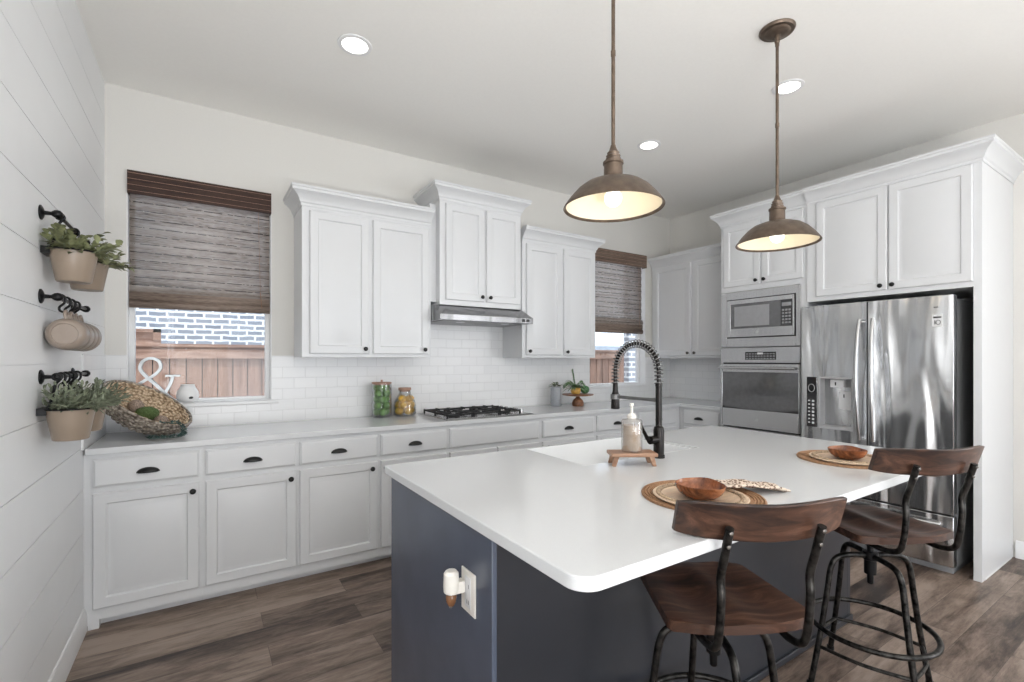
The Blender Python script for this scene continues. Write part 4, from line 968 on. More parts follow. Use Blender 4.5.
# ---------------------------------------------------------------- stools
def make_stool(label, loc, base_rot, seat_rot, up):
    t = thing('counter_stool', label, 'stool', (*loc, 0), 0, None)
    Rb = Matrix.Rotation(base_rot, 4, 'Z'); Rs = Matrix.Rotation(seat_rot, 4, 'Z')
    r = 0.0115
    for k in range(4):
        a = PI/4+k*PI/2+base_rot; d = Vector((math.cos(a), math.sin(a), 0))
        pts = smooth_path([d*0.012+Vector((0, 0, 0.548)), d*0.08+Vector((0, 0, 0.551)), d*0.138+Vector((0, 0, 0.540)), d*0.166+Vector((0, 0, 0.495)), d*0.184+Vector((0, 0, 0.38)), d*0.210+Vector((0, 0, 0.22)), d*0.252+Vector((0, 0, 0.004))], 6)
        b = MB(); b.tube(pts, r, 12); lg = b.build('leg', 'patina_pipe', t)
        b = MB(); p = d*0.252; b.lathe([(0, 0), (0.015, 0), (0.015, 0.016), (0.012, 0.018), (0, 0.018)], c=(p.x, p.y, 0), seg=14); b.build('foot_cap', 'black_metal', lg)
    b = MB(); b.tube(ring_pts((0, 0, 0.252), 0.222, 64), 0.0105, 12, closed=True); b.build('foot_ring', 'patina_pipe', t)
    for k in range(4):
        a0 = PI/4+k*PI/2+base_rot; a1 = a0+PI/2; R0 = 0.218; p0 = Vector((math.cos(a0)*R0, math.sin(a0)*R0, 0.165)); p1 = Vector((math.cos(a1)*R0, math.sin(a1)*R0, 0.165))
        mid_ = (p0+p1)/2*1.16; mid_.z = 0.165
        b = MB(); b.tube(smooth_path([p0, mid_, p1], 8), 0.0075, 10); b.build('stretcher', 'patina_pipe', t)
    b = MB(); b.lathe([(0, 0.43), (0.010, 0.43), (0.012, 0.435), (0.012, 0.47), (0.022, 0.472), (0.022, 0.53), (0.028, 0.533), (0.028, 0.565), (0.012, 0.567), (0.012, 0.618+up), (0, 0.618+up)], seg=20); b.build('screw_post', 'black_metal', t)
    # seat: saddle shape, wide at the back
    b = MB(); b.prism([(-0.09, -0.09), (0.09, -0.09), (0.09, 0.09), (-0.09, 0.09)], 0.6145+up, 0.6225+up, Rs); b.build('mount_plate', 'black_metal', t, smooth=0)
    ys, ye = -0.188, 0.190; nu, nv = 22, 20
    def halfw(v_):
        # half width of the seat at v (0 = back, 1 = front)
        w = 0.212-0.035*v_
        e = min(v_, 1-v_)
        rad = 0.10
        if e < rad: w -= 0.075*(1-math.sqrt(max(0, 1-(1-e/rad)**2)))
        return w
    vs = []; fs = []
    for side in (0, 1):
        for i in range(nv+1):
            v_ = i/nv
            for j in range(nu+1):
                u = j/nu*2-1; x = halfw(v_)*u; y = ys+(ye-ys)*v_-0.012*(1-u*u)*(1-v_)
                edge = min(1, min(1-abs(u), min(v_, 1-v_)*2)/0.10)
                if side == 0:
                    dish = -0.020*math.exp(-((abs(u)-0.45)/0.34)**2)*math.exp(-((v_-0.42)/0.34)**2)
                    z = 0.657+dish+0.004*math.exp(-(u/0.16)**2)*math.exp(-((v_-0.78)/0.22)**2)-0.002*(1-edge)
                else: z = 0.624+0.002*(1-edge)
                vs.append((x, y, z))
    o_ = (nv+1)*(nu+1)
    for i in range(nv):
        for j in range(nu):
            a = i*(nu+1)+j; fs.append((a, a+1, a+nu+2, a+nu+1)); fs.append((o_+a, o_+a+nu+1, o_+a+nu+2, o_+a+1))
    for j in range(nu):
        fs.append((j, o_+j, o_+j+1, j+1)); a = nv*(nu+1)+j; fs.append((a, a+1, o_+a+1, o_+a))
    for i in range(nv):
        a = i*(nu+1); fs.append((a, a+nu+1, o_+a+nu+1, o_+a)); a = i*(nu+1)+nu; fs.append((a, o_+a, o_+a+nu+1, a+nu+1))
    b = MB(); b.add(vs, fs, None); b.build('seat', 'stool_wood', t, (0, 0, up), (0, 0, seat_rot), smooth=50)
    # back rest: curved plank
    nb = 20; vs = []; fs = []; Rr = 0.46; zc0, zc1 = 0.896, 0.985; tilt = 0.028
    for i in range(nb+1):
        s_ = (i/nb*2-1); a = s_*0.52; x = Rr*math.sin(a)*0.985; yy = -0.285+Rr*(1-math.cos(a))*1.0
        e = 0.008*(abs(s_)**6)
        for (dy, zz) in ((-0.009, zc0+e), (0.009, zc0+e), (0.009-tilt, zc1-e+0.010), (-0.009-tilt, zc1-e+0.010)): vs.append((x, yy+dy, zz+0.006*abs(s_)))
    for i in range(nb):
        for k in range(4): k2 = (k+1) % 4; fs.append((i*4+k, (i+1)*4+k, (i+1)*4+k2, i*4+k2))
    fs.append((0, 1, 2, 3)); fs.append((nb*4+3, nb*4+2, nb*4+1, nb*4))
    b = MB(); b.add(vs, fs); b.build('backrest', 'stool_wood', t, (0, 0, up+0.012), (0, 0, seat_rot), bevel=0.003, smooth=40)
    for sx in (-1, 1):
        x = sx*0.118
        pts = smooth_path([(sx*0.085, -0.02, 0.612), (x, -0.10, 0.606), (x, -0.185, 0.604), (x, -0.238, 0.622), (x, -0.258, 0.67), (x, -0.268, 0.76), (x, -0.266, 0.815), (x, -0.284, 0.872), (x, -0.300, 0.922), (x, -0.309, 0.952)], 5)
        b = MB(); b.tube(pts, 0.0105, 12, flat=1.0); sp = b.build('back_support', 'patina_pipe', t, (0, 0, up), (0, 0, seat_rot))
        for zz, yy in ((0.942, -0.320), (0.905, -0.309)):
            b = MB(); b.lathe([(0, 0), (0.006, 0), (0.005, 0.003), (0, 0.0045)], seg=12, M=Matrix.Translation((x, yy+0.004, zz)) @ Matrix.Rotation(PI/2, 4, 'X'))
            b.build('bolt', 'pewter_knob', sp)
    return t
make_stool('wood and pipe swivel stool in front of the napkin place setting', (1.832, -2.905), 0.17, -0.50, 0.012)
make_stool('wood and pipe swivel stool in front of the refrigerator', (2.872, -2.935), 0.21, -0.44, 0.045)

# ---------------------------------------------------------------- pendants and downlights
def pendant(loc, label):
    t = thing('pendant_lamp', label, 'pendant lamp', (*loc, 0)); z = 1.968
    b = MB(); b.lathe([(0.193, 0), (0.1955, 0.003), (0.191, 0.012), (0.170, 0.040), (0.141, 0.072), (0.112, 0.093), (0.078, 0.106), (0.042, 0.113), (0.036, 0.118), (0.033, 0.115), (0.074, 0.102), (0.108, 0.089), (0.137, 0.068), (0.166, 0.036), (0.186, 0.010), (0.193, 0)], c=(0, 0, z), seg=64)
    sh = b.build('lamp_shade', 'bronze', t, smooth=40)
    b = MB(); b.lathe([(0.1845, 0.0095), (0.1645, 0.0350), (0.1355, 0.0665), (0.1065, 0.0875), (0.073, 0.1005), (0.0, 0.108)], c=(0, 0, z), seg=64); b.build('shade_lining', 'shade_enamel', sh, smooth=60)
    b = MB(); b.lathe([(0, 0.112), (0.042, 0.112), (0.037, 0.122), (0.036, 0.170), (0.040, 0.174), (0.040, 0.182), (0.028, 0.186), (0.030, 0.194), (0.026, 0.198), (0.028, 0.206), (0.022, 0.210), (0.024, 0.218), (0.018, 0.224), (0.012, 0.240), (0.009, 0.250), (0, 0.250)], c=(0, 0, z), seg=32); b.build('socket_neck', 'bronze', t, smooth=40)
    b = MB(); b.sphere((0, 0, z+0.040), 0.034, 20, 12); b.lathe([(0, 0.066), (0.014, 0.066), (0.014, 0.105), (0, 0.105)], c=(0, 0, z), seg=16); bl = b.build('bulb', 'bulb_glow', t)
    b = MB(); b.cyl((0, 0, z+0.248), (0, 0, H-0.075), 0.0075, seg=14); b.cyl((0, 0, z+0.60), (0, 0, z+0.62), 0.0095, seg=14); b.build('rod', 'bronze', t)
    b = MB(); b.sphere((0, 0, H-0.062), 0.013, 14, 8); b.lathe([(0, -0.030), (0.012, -0.030), (0.014, -0.04), (0.010, -0.055), (0, -0.055)], c=(0, 0, H), seg=16); b.cyl((0, 0, H-0.085), (0, 0, H-0.06), 0.010, seg=12); b.build('swivel', 'bronze', t)
    b = MB(); b.lathe([(0, -0.030), (0.030, -0.030), (0.055, -0.024), (0.062, -0.016), (0.078, -0.014), (0.084, -0.006), (0.084, -0.0005), (0, -0.0005)], c=(0, 0, H), seg=40); b.build('canopy', 'bronze', t, smooth=40)
    l = bpy.data.lights.new('bulb_light', 'POINT'); l.energy = 0.75; l.color = (1, 0.84, 0.62); l.shadow_soft_size = 0.04
    lo = bpy.data.objects.new('bulb_light', l); COL.objects.link(lo); lo.parent = t; lo.location = (0, 0, z-0.005)
    return t
pendant((1.862, -2.445), 'bronze barn pendant lamp with its stem running out of view at the top')
pendant((2.985, -2.486), 'bronze barn pendant lamp whose round ceiling canopy shows')
def downlight(x, y, label, group=None):
    t = thing('recessed_downlight', label, 'ceiling light', (x, y, H))
    b = MB(); b.lathe([(0.066, -0.001), (0.068, -0.006), (0.088, -0.004), (0.090, -0.0005), (0.066, -0.0005)], seg=40); b.build('trim_ring', 'trim_paint', t, smooth=50)
    b = MB(); b.lathe([(0, -0.003), (0.066, -0.003)], seg=40); b.build('lens', 'downlight_glow', t)
    l = bpy.data.lights.new('downlight_lamp', 'SPOT'); l.energy = 2.0; l.spot_size = math.radians(120); l.spot_blend = 0.8; l.color = (1, 0.95, 0.88); l.shadow_soft_size = 0.12
    lo = bpy.data.objects.new('downlight_lamp', l); COL.objects.link(lo); lo.parent = t; lo.location = (0, 0, -0.02)
downlight(1.194, -1.185, 'lit round recessed ceiling light nearest the large window')
downlight(3.563, -2.245, 'lit round recessed ceiling light behind the far pendant rod')
downlight(3.465, -1.227, 'lit round recessed ceiling light between the two pendants, above the hood side')

# ---------------------------------------------------------------- woven blinds
def blind(x0, x1, zt, zv, zb, vmat, label, vx1=None, y=0.0):
    t = thing('woven_blind', label, 'blind', (0, 0, 0))
    vx1 = vx1 or x1
    b = MB(); b.box(x0+0.004, vx1-0.004, -0.020, -0.008, zv, zt-0.002); b.box(x0+0.004, x0+0.014, -0.008, 0.045, zv, zt-0.008); b.box(vx1-0.014, vx1-0.004, -0.008, 0.045, zv, zt-0.008); vl = b.build('valance', vmat, t, smooth=0)
    b = MB()
    for i in range(4): zz = zv+(zt-zv)*(0.12+0.25*i); b.box(x0+0.004, vx1-0.004, -0.0215, -0.0202, zz, zz+0.002)
    b.build('valance_cord', 'cork', vl, smooth=0)
    # shade with shallow horizontal battens and a stack of folds at the foot
    n = 60; pts = []; Zf = zb+0.155
    for i in range(n+1):
        zz = zt-0.03-(zt-0.03-Zf)*i/n; pts.append((0.020+0.0035*math.sin(zz*2*PI/0.075), zz))
    vs = [(x0+0.012, y_, z_) for y_, z_ in pts]+[(x1-0.012, y_, z_) for y_, z_ in pts]; k = len(pts)
    b = MB(); b.add(vs, [(i, i+1, k+i+1, k+i) for i in range(k-1)]); b.build('shade', 'woven_shade', t, solid=0.002, smooth=60)
    for j, (dz0, dz1, yy, mt) in enumerate(((0.155, 0.090, 0.004, 'woven_shade'), (0.125, 0.028, 0.010, 'woven_fold'), (0.045, 0.0, 0.001, 'woven_fold'))):
        m = 10; pp = [(yy-0.011*math.sin(PI*min(1, i/m)), zb+dz0+(dz1-dz0)*i/m) for i in range(m+1)]
        vs = [(x0+0.012, y_, z_) for y_, z_ in pp]+[(x1-0.012, y_, z_) for y_, z_ in pp]; k = len(pp)
        b = MB(); b.add(vs, [(i, i+1, k+i+1, k+i) for i in range(k-1)]); b.build('fold', mt, t, solid=0.003, smooth=60)
    b = MB(); b.box(x0+0.012, x1-0.012, 0.0, 0.016, zb-0.004, zb+0.010); b.build('bottom_bar', 'woven_fold', t, smooth=0)
    cx = x1-0.085
    b = MB(); b.cyl((cx, -0.006, zv), (cx+0.012, -0.010, zb+0.14), 0.0012, seg=6); b.cyl((cx+0.012, -0.010, zb+0.14), (cx+0.022, -0.012, zb+0.03), 0.0022, seg=6); b.build('pull_cord', 'riser_wood', t)
    return t
blind(WIN1[0], WIN1[1], 2.558, 2.412, 1.705, 'dark_valance', 'large woven wood blind with near black valance on the big window')
blind(WIN2[0], WIN2[1]-0.035, 2.575, 2.43, 1.672, 'brown_valance', 'small woven wood blind with mid brown valance beside the corner cabinet', vx1=WIN2[1]+0.006)

# ---------------------------------------------------------------- jars on the counter
def jar(name_label, loc, prof, lid_r, lid_z, knobby):
    t = thing('glass_jar', name_label, 'jar', (*loc, K))
    b = MB(); b.lathe(prof, seg=40); b.build('glass', 'clear_glass', t, smooth=50)
    b = MB()
    if knobby: b.lathe([(0, lid_z-0.01), (lid_r-0.006, lid_z-0.01), (lid_r-0.006, lid_z), (lid_r+0.003, lid_z), (lid_r+0.003, lid_z+0.010), (0.010, lid_z+0.012), (0.007, lid_z+0.020), (0.010, lid_z+0.028), (0, lid_z+0.030)], seg=32)
    else: b.lathe([(0, lid_z-0.012), (lid_r-0.006, lid_z-0.012), (lid_r-0.005, lid_z), (lid_r+0.004, lid_z), (lid_r+0.004, lid_z+0.020), (0, lid_z+0.022)], seg=32)
    b.build('lid', 'cork', t)
    return t
J1 = (1.680, -0.115); J2 = (1.862, -0.130)
jar('tall straight glass jar of limes with a flat lid', J1, [(0, 0.004), (0.070, 0.004), (0.072, 0), (0.076, 0.008), (0.076, 0.262), (0.073, 0.262), (0.073, 0.010), (0, 0.008)], 0.073, 0.262, True)
jar('squat shouldered glass jar of lemons with a cork lid', J2, [(0, 0.004), (0.080, 0.004), (0.083, 0), (0.088, 0.010), (0.088, 0.085), (0.080, 0.120), (0.058, 0.160), (0.046, 0.178), (0.046, 0.205), (0.049, 0.210), (0.045, 0.210), (0.043, 0.180), (0.055, 0.158), (0.077, 0.118), (0.085, 0.085), (0.085, 0.012), (0, 0.008)], 0.046, 0.205, False)
def fruit(kind, mat, label, group, r, stretch, places, loc):
    m = MB(); m.lathe([(0, -r*stretch*1.05), (r*0.10, -r*stretch*1.0)]+[(r*math.sin(PI*i/12), -r*stretch*math.cos(PI*i/12)) for i in range(1, 12)]+[(r*0.12, r*stretch*1.0), (0, r*stretch*1.1)], seg=18)
    src = m.build(kind, mat, None, smooth=60); tag(src, label, kind, group)
    for i, p in enumerate(places):
        o = src if i == 0 else src.copy()
        if i: COL.objects.link(o)
        o.location = (loc[0]+p[0], loc[1]+p[1], K+p[2]); o.rotation_euler = (p[3], p[4], p[5])
random.seed(5)
pl = []
for lvl in range(5):
    for k in range(3):
        a = 2*PI*k/3+lvl*1.05+0.4; pl.append((0.038*math.cos(a), 0.038*math.sin(a), 0.042+lvl*0.048, random.uniform(0, 3), random.uniform(0, 3), 0))
fruit('lime', 'lime_skin', 'green lime inside the tall straight glass jar', 'limes in the tall jar', 0.0305, 1.08, pl, J1)
pl = []
for lvl, (n_, R0) in enumerate(((4, 0.050), (4, 0.049), (3, 0.038))):
    for k in range(n_):
        a = 2*PI*k/n_+lvl*0.75+0.2; pl.append((R0*math.cos(a), R0*math.sin(a), 0.042+lvl*0.047, PI/2+random.uniform(-.4, .4), random.uniform(-.5, .5), a+PI/2))
fruit('lemon', 'lemon_skin', 'yellow lemon inside the squat glass jar', 'lemons in the squat jar', 0.030, 1.15, pl, J2)

# vase and pedestal with plants by the small window
def leaf(mb, p, d, ln, w, fold=0.25, bend=0.3):
    d = Vector(d).normalized(); p = Vector(p); side = d.cross(Vector((0, 0, 1)))
    if side.length < 1e-3: side = Vector((1, 0, 0))
    side.normalize(); up = side.cross(d).normalized()
    rows = [(0, 0.12), (0.3, 0.85), (0.6, 1.0), (0.85, 0.6), (1, 0.05)]; vs = []; fs = []
    for s_, ww in rows:
        c = p+d*ln*s_-Vector((0, 0, 1))*bend*ln*s_*s_
        vs += [c-side*w*ww/2+up*w*ww*fold, c, c+side*w*ww/2+up*w*ww*fold]
    for i in range(len(rows)-1):
        a = i*3; fs += [(a, a+1, a+4, a+3), (a+1, a+2, a+5, a+4)]
    mb.add(vs, fs)
t = thing('glass_vase', 'small frosted grey glass vase holding a short green sprig', 'vase', (3.368, -0.165, K))
b = MB(); b.lathe([(0, 0.0), (0.050, 0.0), (0.053, 0.006), (0.053, 0.170), (0.046, 0.184), (0.042, 0.186), (0.042, 0.180), (0.049, 0.168), (0.049, 0.010), (0, 0.008)], seg=32); b.build('glass', 'frosted_glass', t)
random.seed(8); b = MB()
for i in range(26):
    a = random.uniform(0, 2*PI); e = random.uniform(-0.2, 1.2); leaf(b, (0.02*math.cos(a), 0.02*math.sin(a), 0.185+random.uniform(0, .035)), (math.cos(a)*math.cos(e), math.sin(a)*math.cos(e), math.sin(e)), random.uniform(.03, .055), 0.022)
b.build('sprig', 'leaf_sage', t, smooth=60)
CS = (3.555, -0.270)
t = thing('cake_stand', 'wooden pedestal cake stand holding small plants by the window', 'cake stand', (*CS, K))
b = MB(); b.lathe([(0, 0), (0.050, 0), (0.056, 0.010), (0.058, 0.030), (0.046, 0.058), (0.024, 0.078), (0.016, 0.088), (0.030, 0.098), (0, 0.100)], seg=32); b.build('pedestal', 'cake_wood', t, smooth=50)
b = MB(); b.lathe([(0, 0.0985), (0.10, 0.0985), (0.148, 0.106), (0.152, 0.112), (0.150, 0.117), (0, 0.115)], seg=48); b.build('top_plate', 'cake_wood', t, smooth=50)
t = thing('potted_air_plant', 'spiky green plant in a yellow glazed pot on the cake stand', 'plant', (CS[0]-0.028, CS[1], K+0.1165))
b = MB(); b.lathe([(0, 0), (0.034, 0), (0.046, 0.014), (0.050, 0.035), (0.044, 0.056), (0.038, 0.062), (0.035, 0.058), (0, 0.05)], seg=28); b.build('pot', 'yellow_glaze', t, smooth=50)
random.seed(3); b = MB()
for i in range(24):
    a = 2*PI*i/24+random.uniform(-.1, .1); e = random.uniform(0.15, 0.9); ln = random.uniform(.09, .14)
    leaf(b, (0.012*math.cos(a), 0.012*math.sin(a), 0.058), (math.cos(a)*math.cos(e), math.sin(a)*math.cos(e), math.sin(e)), ln, 0.022, 0.3, 0.55)
def frond(mb, pts, ln, w, n):
    P = smooth_path(pts, 6)
    mb.tube(P, 0.003, 6)
    for i in range(2, len(P)-1):
        tg = (P[i+1]-P[i-1]).normalized(); sd = tg.cross(Vector((0.3, -0.9, 0.3))).normalized()
        for s_ in (-1, 1): leaf(mb, P[i], tg*0.6+sd*s_, ln, w, 0.2, 0.2)
frond(b, [(0, 0, 0.055), (-0.02, 0.0, 0.12), (-0.032, 0, 0.18), (-0.045, 0, 0.235)], 0.030, 0.013, 8)
frond(b, [(0, 0, 0.055), (-0.045, 0.0, 0.100), (-0.095, 0.0, 0.118), (-0.150, 0.01, 0.085)], 0.030, 0.012, 8)
frond(b, [(0, 0, 0.055), (0.045, 0.0, 0.100), (0.085, 0.0, 0.112), (0.115, 0.0, 0.080)], 0.026, 0.012, 8)
b.build('foliage', 'leaf_green', t, smooth=60)
t = thing('ball_cactus', 'round ribbed green cactus ball on the cake stand', 'cactus', (CS[0]+0.078, CS[1]-0.015, K+0.1165))
m = MB(); vs = []; seg = 32; rings = 12
prof = [(0.040*math.sin(PI*i/rings), 0.040-0.040*math.cos(PI*i/rings)) for i in range(rings+1)]
m.lathe(prof, seg=seg)
for k, v_ in enumerate(m.v):
    a = math.atan2(v_.y, v_.x); s_ = 1+0.09*math.cos(10*a); v_.x *= s_; v_.y *= s_
m.build('cactus_body', 'cactus_green', t, smooth=60)

# ---------------------------------------------------------------- basket at the left end of the counter
BC = Vector((0.238, -0.262, 1.066)); bn = Vector((0.50, -0.26, 0.82)).normalized()
_q = bn.to_track_quat('Z', 'Y').to_matrix().to_4x4(); BC.z = K+0.001-min((_q @ Vector((0.240*math.cos(a)*math.sin(e), 0.240*math.sin(a)*math.sin(e), -0.145*math.cos(e)))).z for a in [2*PI*i/48 for i in range(48)] for e in [PI/2*j/12 for j in range(13)])+0.004
Mb = bn.to_track_quat('Z', 'Y').to_matrix().to_4x4()
t = thing('wicker_bowl', 'large tilted woven seagrass bowl at the shiplap end of the counter', 'basket', BC)
m = MB(); Rb_, db = 0.235, 0.140
prof = [(0, -db)]+[(Rb_*math.sin(PI/2*i/12), -db*math.cos(PI/2*i/12)) for i in range(1, 13)]+[(Rb_-0.010, 0.0)]
m.lathe(prof, seg=56, M=Mb); m.build('bowl_shell', 'seagrass_outer', t, smooth=60)
m = MB(); prof = [(Rb_-0.010, 0.002)]+[((Rb_-0.012)*math.sin(PI/2*i/12), -(db-0.012)*math.cos(PI/2*i/12)) for i in range(12, 0, -1)]+[(0, -(db-0.012))]
m.lathe(prof, seg=56, M=Mb); m.build('lining', 'seagrass', t, smooth=60)
m = MB()
for i in range(3, 13):
    r0 = (Rb_-0.015)*math.sin(PI/2*i/12); z0 = -(db-0.016)*math.cos(PI/2*i/12); n = 96
    m.tube([Mb @ Vector((r0*math.cos(2*PI*k/n), r0*math.sin(2*PI*k/n), z0+0.004*(1 if k % 4 < 2 else -1))) for k in range(n)], 0.0045, 6, closed=True)
m.build('inner_strands', 'seagrass', t, smooth=60); m = MB()
for i in (5, 7, 9, 11):
    r0 = (Rb_+0.003)*math.sin(PI/2*i/12); z0 = -(db+0.003)*math.cos(PI/2*i/12); n = 96
    m.tube([Mb @ Vector((r0*math.cos(2*PI*k/n), r0*math.sin(2*PI*k/n), z0+0.004*(1 if k % 4 < 2 else -1))) for k in range(n)], 0.005, 6, closed=True)
m.tube([Mb @ Vector(p) for p in ring_pts((0, 0, 0.004), Rb_, 72)], 0.008, 8, closed=True)
m.build('outer_strands', 'seagrass_outer', t, smooth=60)
def in_bowl(x, y, lift):   # a point resting on the inside of the bowl, local bowl coordinates
    r = math.hypot(x, y); zz = -(db-0.012)*math.sqrt(max(0, 1-(r/(Rb_-0.012))**2)); return BC+(Mb @ Vector((x, y, zz+lift)))
low = Mb.inverted() @ Vector((0, 0, -1)); low.z = 0; low.normalize()
sidev = Vector((-low.y, low.x, 0))
for nm, mt, lab, cat, al, sd, r, sc in (('moss_ball', 'moss', 'green moss covered ball in the wicker bowl', 'decor ball', 0.005, 0.035, 0.050, (1.25, 1, .85)), ('twig_ball', 'twig_ball', 'brown rough decor ball in the wicker bowl on the upper side of the moss ball', 'decor ball', -0.075, 0.045, 0.040, (1, 1, 1)), ('twig_ball', 'twig_ball', 'small brown rough decor ball between the moss ball and the garland', 'decor ball', 0.095, 0.045, 0.038, (1, 1, 1))):
    b = MB(); b.sphere((0, 0, 0), r, 20, 12, sc)
    random.seed(int(r*1000))
    for v_ in b.v: v_ *= 1+random.uniform(-.05, .05)
    q = low*al+sidev*sd; p = in_bowl(q.x, q.y, r*1.0+0.006)
    tag(b.build(nm, mt, None, p, smooth=60), lab, cat)
t = thing('leaf_garland', 'trailing dark green leaf garland spilling from the wicker bowl onto the counter', 'garland', (0, 0, 0))
q0 = low*0.10+sidev*-0.13; q1 = low*0.17+sidev*-0.12; q2 = low*0.225+sidev*-0.075
pts = [in_bowl(q0.x, q0.y, 0.02), in_bowl(q1.x, q1.y, 0.03), BC+(Mb @ Vector((q2.x*1.02, q2.y*1.02, 0.025)))]
e = pts[-1]; pts += [Vector((e.x+0.030, e.y-0.035, 0.955)), Vector((e.x+0.02, e.y-0.075, K+0.012)), Vector((e.x-0.05, e.y-0.09, K+0.010)), Vector((e.x-0.13, e.y-0.075, K+0.010))]
P = smooth_path(pts, 8); b = MB(); b.tube(P, 0.002, 6); b.build('stem', 'leaf_teal', t)
random.seed(12); b = MB()
for p in P:
    for k in range(7):
        d = Vector((random.uniform(-1, 1), random.uniform(-1, 1), random.uniform(-.15, 1))); o_ = Vector((random.uniform(-.012, .012), random.uniform(-.012, .012), random.uniform(0, .01)))
        leaf(b, p+o_, d, random.uniform(.012, .02), 0.010, 0.2, 0.1)
b.build('leaves', 'leaf_teal', t, smooth=60)

# ampersand on the sill
t = thing('ampersand_ornament', 'galvanised metal ampersand standing on the window sill', 'ornament', (0.245, 0.035, 1.0915))
def ribbon(pts, w, d0, closed=False):
    """band of thickness w (in the letter plane) and depth d"""
    m = MB(); P = [Vector((p[0], 0, p[1])) for p in pts]; n = len(P); vs = []; fs = []
    for i, p in enumerate(P):
        tg = (P[min(n-1, i+1)]-P[max(0, i-1)]).normalized(); nn = Vector((-tg.z, 0, tg.x)); d = d0*(1-0.16*i/n); ww = w[i] if isinstance(w, list) else w
        vs += [p+nn*ww/2+Vector((0, -d/2, 0)), p+nn*ww/2+Vector((0, d/2, 0)), p-nn*ww/2+Vector((0, d/2, 0)), p-nn*ww/2+Vector((0, -d/2, 0))]
    for i in range(n-1):
        for k in range(4): k2 = (k+1) % 4; fs.append((i*4+k, i*4+k2, (i+1)*4+k2, (i+1)*4+k))
    fs.append((0, 1, 2, 3)); fs.append((n*4-1, n*4-2, n*4-3, n*4-4))
    return m.add(vs, fs)
amp = [(0.105, 0.008), (0.060, 0.055), (0.005, 0.120), (-0.050, 0.180), (-0.075, 0.225), (-0.060, 0.272), (-0.020, 0.290), (0.020, 0.272), (0.030, 0.228), (0.0, 0.185), (-0.050, 0.150), (-0.095, 0.110), (-0.105, 0.060), (-0.080, 0.022), (-0.035, 0.010), (0.010, 0.022), (0.050, 0.062), (0.080, 0.120), (0.095, 0.170)]
P = smooth_path([(x, 0, z) for x, z in amp], 5)
ribbon([(p.x, p.z) for p in P], 0.017, 0.060).build('ampersand_body', 'galvanised', t, smooth=50)
b = MB(); b.box(0.055, 0.135, -0.031, 0.031, 0.170, 0.182); b.build('serif', 'galvanised', t, bevel=0.001)
b = MB(); b.box(0.070, 0.14, -0.031, 0.031, 0.0, 0.011); b.build('foot_serif', 'galvanised', t, bevel=0.001)
t = thing('white_vase', 'squat white ceramic vase with small dark hole on the window sill', 'vase', (0.420, 0.030, 1.0915))
b = MB(); b.lathe([(0, 0), (0.040, 0), (0.058, 0.016), (0.064, 0.040), (0.060, 0.070), (0.044, 0.098), (0.038, 0.112), (0.041, 0.116), (0.036, 0.117), (0.033, 0.110), (0.040, 0.095), (0, 0.085)], seg=32); b.build('vase_body', 'white_ceramic', t, smooth=60)
b = MB(); b.sphere((0.018, -0.058, 0.032), 0.011, 12, 8, (1.2, 0.6, 0.8)); b.build('side_hole', 'sign_black', t)

# ---------------------------------------------------------------- wall rails with pots and mugs
RY0, RY1, RX = -1.371, -0.86, 0.048
def rail(z, label):
    t = thing('wall_rail', label, 'rail', (0, 0, z))
    b = MB(); b.tube([(RX, RY0+0.01, 0), (RX, RY1-0.01, 0)], 0.0065, 12); b.build('bar', 'black_metal', t)
    for y in (RY0, RY1):
        b = MB(); b.lathe([(0, 0), (0.027, 0), (0.027, 0.004), (0.020, 0.008), (0.008, 0.012), (0.007, 0.030), (0.010, 0.034), (0.014, 0.040), (0.0155, 0.048), (0.014, 0.056), (0.006, 0.063), (0, 0.064)], seg=24, M=Matrix.Translation((0.0005, y, 0)) @ Matrix.Rotation(PI/2, 4, 'Y')); b.build('bracket', 'black_metal', t, smooth=45)
    return t
ZR = (1.920, 1.609, 1.309)
rail(ZR[0], 'uppermost black iron rail on the shiplap wall'); rail(ZR[1], 'black iron rail carrying the hanging mugs'); rail(ZR[2], 'lowest black iron rail with rings along it')
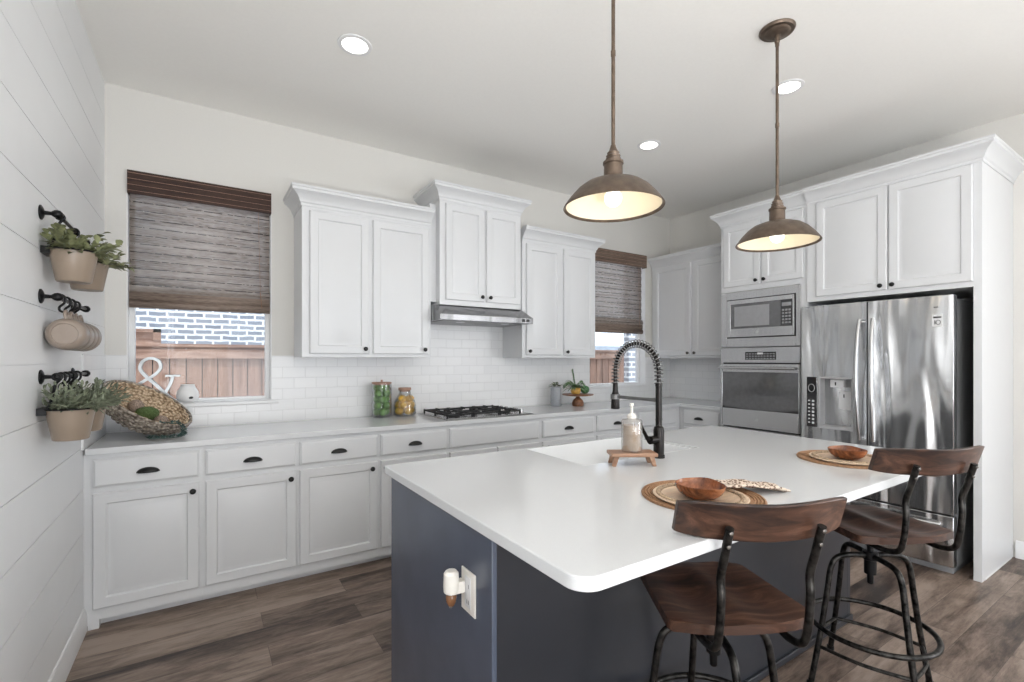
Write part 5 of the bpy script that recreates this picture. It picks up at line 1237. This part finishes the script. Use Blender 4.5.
def hanging_pot(y, zt, zr, kind, label, n, seed, cx=0.088, h=0.118):
    t = thing('hanging_planter', label, 'planter', (cx, y, zt))
    b = MB(); b.lathe([(0, -h), (0.050, -h), (0.053, -h+0.003), (0.072, -0.004), (0.075, -0.002), (0.075, 0.002), (0.071, 0.002), (0.069, -0.006), (0.051, -h+0.012), (0, -h+0.012)], seg=36); p = b.build('pot', 'taupe_enamel', t, smooth=45)
    b = MB(); b.lathe([(0, -0.018), (0.068, -0.018), (0.068, -0.020), (0, -0.03)], seg=28); b.build('soil', 'soil', t)
    b = MB(); b.tube(ring_pts((0, 0, 0.0), 0.0765, 40), 0.0035, 8, closed=True)
    rx = RX-cx; dz = zr-zt
    b.tube(smooth_path([(rx, 0.0, dz+0.011), (rx+0.010, 0.0, dz+0.004), (rx+0.011, 0, dz-0.008), (rx-0.004, 0, dz-0.03), (-0.045, -0.03, dz*0.4), (-0.055, -0.053, 0.004)], 5), 0.0048, 8)
    b.tube(arc((rx, 0.0, dz), 0.0115, 0, 2*PI, 16, 'y')[:-1], 0.0042, 8, closed=True)
    b.box(-0.086, -0.060, -0.045, 0.045, -0.020, 0.006)
    b.build('hanger', 'black_metal', t)
    random.seed(seed); b = MB(); st = MB()
    for i in range(n):
        a = random.uniform(0, 2*PI); r0 = random.uniform(0, 0.055); e = random.uniform(0.25, 1.35)
        ln = random.uniform(0.05, 0.115); base = Vector((r0*math.cos(a), r0*math.sin(a), -0.015)); d = Vector((math.cos(a)*math.cos(e)*1.1+0.25, math.sin(a)*math.cos(e), math.sin(e)*0.75)).normalized()
        tip = base+d*ln
        if tip.x < -0.075: tip.x = -0.07
        st.tube([base, base.lerp(tip, .5)+Vector((0, 0, .006)), tip], 0.0014, 5)
        for k in range(5 if kind == 'round' else 7):
            s_ = 0.35+0.65*k/(4 if kind == 'round' else 6); q = base.lerp(tip, s_); dd = (d+Vector((random.uniform(-.9, .9), random.uniform(-.9, .9), random.uniform(-.5, .7)))).normalized()
            if q.x+dd.x*0.03+cx < 0.01: dd.x = abs(dd.x)
            if kind == 'round': leaf(b, q, dd, random.uniform(.030, .046), random.uniform(.019, .027), 0.15, 0.25)
            else: leaf(b, q, dd, random.uniform(.024, .040), random.uniform(.008, .012), 0.3, 0.15)
    fo = b.build('foliage', 'leaf_olive' if kind == 'round' else 'leaf_sage', t, smooth=60); st.build('stems', 'leaf_sage', fo)
    return t
hanging_pot(-1.335, 1.790, ZR[0], 'round', 'taupe planter of broad olive leaves on the top rail, nearer the viewer', 58, 21)
hanging_pot(-1.085, 1.790, ZR[0], 'round', 'taupe planter of broad olive leaves on the top rail, nearer the window', 54, 22)
hanging_pot(-1.385, 1.190, ZR[2], 'spiky', 'taupe planter of narrow sage leaves on the lowest rail, nearer the viewer', 80, 23)
hanging_pot(-1.120, 1.190, ZR[2], 'spiky', 'taupe planter of narrow sage leaves on the lowest rail, nearer the window', 80, 24)
# loose rings on the lowest rail, hooks with mugs on the middle rail
def s_hook(y, zr, label, group, flip=1):
    t = MB(); t.tube(smooth_path([(RX-0.010, y, zr-0.004), (RX-0.008, y, zr+0.010), (RX+0.004, y, zr+0.0125), (RX+0.013, y, zr+0.002), (RX+0.010, y, zr-0.018), (RX-0.004, y+0.002, zr-0.034), (RX-0.002, y+0.002, zr-0.048), (RX+0.010, y+0.002, zr-0.052), (RX+0.018, y+0.002, zr-0.044)], 5), 0.0042, 8)
    return tag(t.build('hook', 'black_metal'), label, 'hook', group)
ords = ('nearest the viewer', 'second from the viewer', 'third from the viewer', 'furthest from the viewer')
MY = (-1.325, -1.235, -1.150, -1.065)
for y, w in zip(MY, ords): s_hook(y, ZR[1], f'black hook on the mug rail, {w}', 'mug hooks on the middle rail')
for y, w in zip((-1.32, -1.245, -1.165, -1.045), ords): s_hook(y, ZR[2], f'black hook over the lowest planters, {w}', 'hooks on the lowest rail')
src = None
for y, w in zip(MY, ords):
    if src is None:
        t = thing('mug', '', 'mug', (0, 0, 0)); b = MB()
        Mm = Matrix.Rotation(PI/2, 4, 'X')      # axis along y, base towards the viewer
        b.lathe([(0, 0.036), (0.038, 0.036), (0.040, 0.040), (0.046, 0.038), (0.058, 0.026), (0.0615, 0.006), (0.0615, -0.036), (0.0585, -0.036), (0.0585, 0.004), (0.054, 0.022), (0, 0.028)], seg=36, M=Mm); b.build('cup_body', 'taupe_mug', t, smooth=50)
        b = MB(); b.lathe([(0.0575, -0.0345), (0.0585, -0.039), (0.0615, -0.039), (0.0625, -0.0345)], seg=36, M=Mm); b.build('cup_rim', 'mug_rim', t)
        b = MB(); b.tube(smooth_path([(0.0, -0.022, 0.058), (-0.003, -0.020, 0.080), (-0.003, 0.0, 0.090), (-0.003, 0.020, 0.080), (0.0, 0.022, 0.060)], 6), 0.0055, 8); b.build('cup_handle', 'taupe_mug', t, smooth=60)
        src = t; c = t
    else: c = copy_tree(src)
    c.location = (0.066, y+0.002, ZR[1]-0.1375); c['label'] = f'taupe mug hanging from the middle rail, {w}'; c['group'] = 'mugs on the middle rail'
